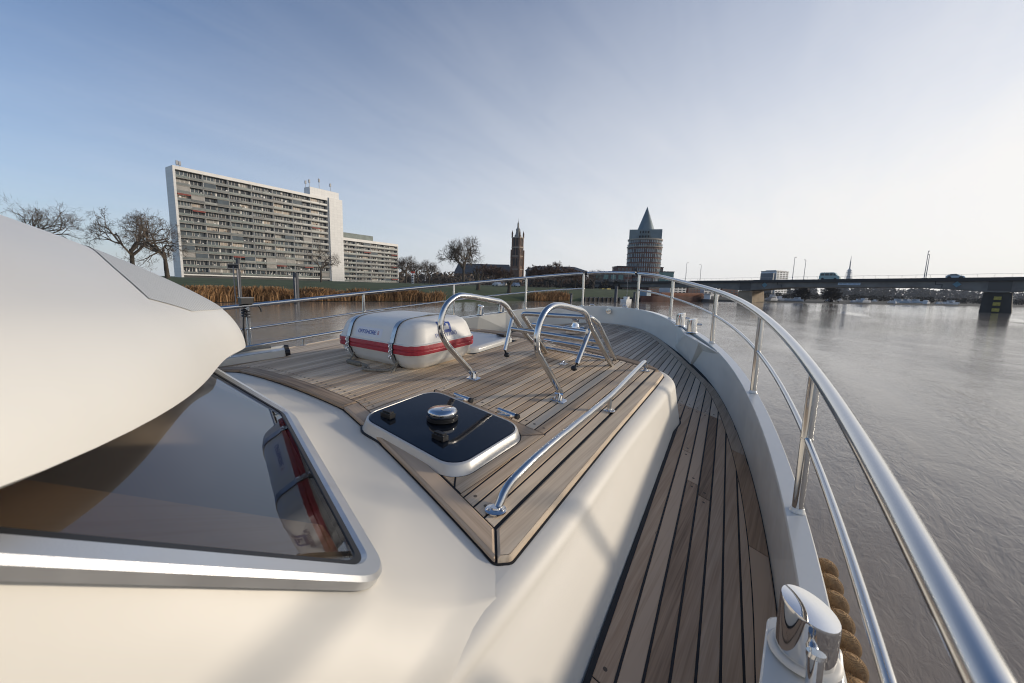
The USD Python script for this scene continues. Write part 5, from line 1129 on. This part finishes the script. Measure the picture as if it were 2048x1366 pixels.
vehicle('van', 'pale teal and white van driving on the bridge', 'van', 1659, 2.6, 5.4, 2.5, 1.95, [(0, .35), (.05, 1.2), (.2, 2.2), (.45, 2.45), (3.7, 2.5), (4.1, 2.38), (4.75, 1.5), (5.3, 1.25), (5.4, .9), (5.38, .35)], [[(.4, 1.45), (.5, 2.15), (1.4, 2.2), (1.4, 1.45)], [(1.55, 1.45), (1.55, 2.2), (2.6, 2.2), (2.6, 1.45)], [(2.75, 1.45), (2.75, 2.2), (3.6, 2.2), (3.6, 1.45)], [(3.75, 1.45), (3.75, 2.2), (4.0, 2.15), (4.5, 1.5)]], (.22, .36, .36), -1, .88)
vehicle('car', 'small silver blue hatchback driving on the bridge near the right pier', 'car', 1910, 2.6, 3.9, 1.5, 1.7, [(0, .3), (.02, .8), (.3, 1.1), (.95, 1.45), (2.1, 1.5), (2.9, 1.05), (3.7, .85), (3.9, .6), (3.88, .3)], [[(.55, 1.02), (1.05, 1.38), (1.6, 1.4), (1.6, 1.0)], [(1.7, 1.0), (1.7, 1.4), (2.1, 1.4), (2.65, 1.02)]], (.30, .40, .48), -1, .80)

# ------------------------------------------------------------- piles, barge, boats and small things on the water
PILE = plain('steel_pile', (.05, .055, .065), .6, noise=.2, scale=1.0)
def pile(px, ytop, ybase, r_, lb, sign=False):
    b = onz(px, ybase); d = (b - EYE) @ CR[2]; z = far(px, ytop, d)[2]; n = thing('mooring_pile', lb, 'mooring pile', b)
    part(n, 'shaft', lathe([(r_, -1), (r_, z), (r_ * .8, z + .03), (0, z + .05)], b, 16), PILE, 40); part(n, 'ladder_strip', box(b + [-r_ * .7, -r_ * .75, z * .45], (.10, .10, z * .8)), LAMPG); return n
pile(481.5, 519, 612, .20, 'tall steel mooring pile beside the wheelhouse roof'); pile(594, 546, 607.5, .34, 'thick dark mooring pile in front of the long apartment block')
pile(1142, 587, 604.5, .25, 'short dark mooring pile by the pale reed bed'); pile(1231, 573, 605, .38, 'dark mooring pile left of the small white boat'); pile(1268.5, 584, 604.5, .32, 'dark mooring pile between the white boat and the rust brown barge')
b = onz(472, 612); d_2 = (b - EYE) @ CR[2]; sg_ = thing('river_sign', 'small framed river sign on a thin pole left of the tall mooring pile', 'sign', b)
zt4 = far(472, 533, d_2)[2]; part(sg_, 'pole', tube([b - [0, 0, 1], [b[0], b[1], zt4]], .06, 8), LAMPG, 50)
rv = CR[0] * [1, 1, 0]; rv /= np.linalg.norm(rv)
part(sg_, 'board', box([b[0], b[1], zt4], (.06, 1.25, .5), math.atan2(rv[1], rv[0]) - math.pi / 2), DOPEN)
for oo, ww, zz_, hh_ in ((0, 1.4, .25, .09), (0, 1.4, -.25, .09), (-.66, .09, 0, .5), (.66, .09, 0, .5)):
    part(sg_, 'frame', box(np.array([b[0], b[1], zt4 + zz_]) + rv * oo, (.10, ww, hh_), math.atan2(rv[1], rv[0]) - math.pi / 2), STONE)
RUST = plain('rusty_hull', (.19, .075, .04), .8, noise=.35, scale=.5); RUSTD = plain('rusty_dark', (.09, .04, .028), .85, noise=.3, scale=.5)
def hull_mesh(a, b, wd, z0, z1, bow=.12, n=14):
    u = b - a; L = np.linalg.norm(u); u = u / L; w = np.array([-u[1], u[0], 0]); R_ = []
    for z, k in ((z0, .86), (z0 * .5 + z1 * .5, .97), (z1, 1.0)):
        t = np.linspace(0, 1, n); hw = wd / 2 * k * np.minimum(1, ((1 - t) / bow + .02)) ** .6; hw = np.minimum(hw, wd / 2 * k)
        R_.append(np.vstack([a + u * (t[:, None] * L) + w * hw[:, None], (a + u * (t[:, None] * L) - w * hw[:, None])[::-1]]) + [0, 0, z])
    return loft(R_, True, False, True)
ba, bb_ = onz(1402, 603.2), onz(1281, 603.6); bg_ = thing('barge', 'rust brown barge moored beyond the bow under the bridge', 'barge', ba)
part(bg_, 'hull', hull_mesh(ba, bb_, 4.5, -.5, 1.55, .1), RUSTD, 30); part(bg_, 'coaming', hull_mesh(ba * .92 + bb_ * .08, ba * .14 + bb_ * .86, 4.2, 1.56, 2.5, .05), RUST, 30)
part(bg_, 'wheelhouse', box(bb_ * .94 + ba * .06 + [0, 0, 2.3], (1.8, 2.2, 1.5), math.atan2(*(bb_ - ba)[[1, 0]])), plain('blue_grey_cabin', (.20, .28, .34), .5))
wa = onz(1424, 604.6); wk = thing('work_boat', 'dark work boat with a grey wheelhouse moored right of the barge', 'boat', wa)
part(wk, 'hull', hull_mesh(wa, onz(1404, 604.4), 2.6, -.3, .9, .3), DKP, 30); part(wk, 'wheelhouse', box(wa * .5 + onz(1404, 604.4) * .5 + [0, 0, 1.6], (1.6, 1.6, 1.4)), WTP); part(wk, 'roof', box(wa * .5 + onz(1404, 604.4) * .5 + [0, 0, 2.36], (2.4, 2.1, .12)), plain('boat_roof', (.3, .33, .36), .5))
ma = onz(1246.5, 604.8); mbt = onz(1262, 604.2); mo = thing('motor_boat', 'small white motor boat with a thin mast moored at the quay', 'boat', ma); BWH = plain('boat_white', (.72, .72, .70), .3)
part(mo, 'hull', hull_mesh(ma, mbt, 1.5, -.2, .75, .4), BWH, 30); part(mo, 'cabin', hull_mesh(ma * .75 + mbt * .25, ma * .3 + mbt * .7, 1.1, .76, 1.35, .5), BWH, 30); part(mo, 'windscreen', box(ma * .5 + mbt * .5 + [0, 0, 1.45], (.6, .9, .2)), CGL); part(mo, 'mast', tube([ma * .6 + mbt * .4 + [0, 0, .7], ma * .6 + mbt * .4 + [0, 0, 7.5]], .05, 6), LAMPG)
qa, qb = onz(1166, 603), onz(1281, 603.2); o_ = (qa - EYE) * [1, 1, 0]; o_ /= np.linalg.norm(o_)
quay = thing('quay_wall', 'dark timber quay wall at the water between the reed bed and the barge', 'quay', qa)
part(quay, 'wall', hexa([qa + [0, 0, -1], qb + [0, 0, -1], qb + o_ * 5 + [0, 0, -1], qa + o_ * 5 + [0, 0, -1]], [qa + [0, 0, .9], qb + [0, 0, .9], qb + o_ * 5 + [0, 0, .9], qa + o_ * 5 + [0, 0, .9]]), plain('quay_dark', (.035, .03, .025), .85, noise=.3, scale=1.0))
for t in np.linspace(.03, .97, 14): part(quay, 'post', tube([qa + (qb - qa) * t - o_ * .15 - [0, 0, 1], qa + (qb - qa) * t - o_ * .15 + [0, 0, 1.1]], .13, 7), PILE, 40)
for k, (px, lb) in enumerate(((1205, 'yellow container on the bank left of the round tower, left of two'), (1214, 'yellow container on the bank left of the round tower, right of two'))):
    p = far(px, 580, 150); n = thing('container', lb, 'container', p - [0, 0, .6]); part(n, 'box', box(p, (2.2, 1.7, 1.15), -.3), plain('container_yellow', (.42, .33, .06), .5, noise=.15, scale=1.0) if k == 0 else UsdShade.Material.Get(stage, '/World/Looks/container_yellow')); part(n, 'door', box(p + [-1.11, .15, 0], (.04, 1.2, .9), -.3), STONE)
def parked(px, d, rz, col, lb, k):
    p = site(px, d) + [0, 0, .02]; n = thing('parked_car', lb, 'car', p); c, s = math.cos(rz), math.sin(rz); Rz = np.array([[c, s, 0], [-s, c, 0], [0, 0, 1]])
    pr = [(-2.1, .3), (-2.1, .8), (-1.5, .95), (-1.0, 1.42), (.5, 1.45), (1.2, .95), (2.0, .8), (2.1, .3)]; v = np.array([(x, w, z) for w in (-.85, .85) for x, z in pr]) @ Rz + p; m_ = len(pr)
    t_, ff = tri(Polygon(pr)); idx = np.array([int(np.argmin([np.hypot(q[0] - a[0], q[1] - a[1]) for a in pr])) for q in t_]); ff = idx[ff]
    part(n, 'body', (v, np.vstack([ff, ff[:, ::-1] + m_, quads([[i, (i + 1) % m_, m_ + (i + 1) % m_, m_ + i] for i in range(m_)])])), plain(f'parked_paint_{k}', col, .3, coat=.4))
    part(n, 'glass', (np.array([(x * .96 - .02, w, z) for w in (-.8, .8) for x, z in ((-1.35, 1.0), (-.98, 1.47), (.48, 1.5), (1.1, 1.0))]) @ Rz + p, np.vstack([quads([[0, 1, 5, 4], [1, 2, 6, 5], [2, 3, 7, 6]]), quads([[0, 3, 2, 1], [4, 5, 6, 7]])])), CGL)
    for x in (-1.3, 1.3):
        for w in (-.82, .82): a = np.array([x, w, .3]) @ Rz + p; part(n, 'wheel', tube([a - np.array([0, .1, 0]) @ Rz, a + np.array([0, .1, 0]) @ Rz], .31, 12), TYRE, 40)
parked(994, 138, 1.2, (.62, .63, .64), 'white parked car under the church nave', 0); parked(1031, 138, 1.0, (.30, .36, .44), 'blue grey parked car at the foot of the church tower', 1); parked(1012, 150, .2, (.55, .55, .55), 'pale parked car between the white one and the blue grey one', 2)
proto = None
rb = random.Random(4); MB = plain('marina_white', (.55, .56, .57), .4)
for k in range(30):
    px = rb.uniform(1575, 1890) if k > 6 else rb.uniform(1525, 1600); base = onz(px, np.interp(px, [1520, 1664, 1850, 2047], [604.5, 607.5, 611, 614.7])); o_ = (base - EYE) * [1, 1, 0]; o_ /= np.linalg.norm(o_); p = base + o_ * rb.uniform(6, 60); p[2] = rb.uniform(.35, .6)
    if proto is None:
        proto = thing('moored_boat', 'small white boat in the marina across the river', 'boat', p, 'boats laid up in the marina across the river')
        part(proto, 'hull', hull_mesh(p, p + np.array([7, 0, 0]), 2.4, 0, 1.1, .35), MB, 30); part(proto, 'cabin', hull_mesh(p + np.array([1.5, 0, 0]), p + np.array([5, 0, 0]), 1.8, 1.1, 2.1, .4), MB, 30); part(proto, 'window_band', box(p + np.array([2.8, 0, 1.7]), (2.2, 1.86, .35)), CGL)
    else: copy_of(proto, 'moored_boat', 'small white boat in the marina across the river', 'boat', p, rb.uniform(0, 6.28), rb.uniform(.35, .75), 'boats laid up in the marina across the river')

# ------------------------------------------------------------- thin winter haze
HZM = usdkit.material(stage, '/World/Looks/haze', {'v': ('principled_volume', {'color': (.80, .86, .95), 'density': .00011, 'anisotropy': .25})}, [], volume='v.volume')
hb = part(None, 'haze', box((300, 100, 49), (3600, 3600, 100)), HZM, False, None, 'stuff'); tag(hb.prim, 'thin pale winter haze over the river')
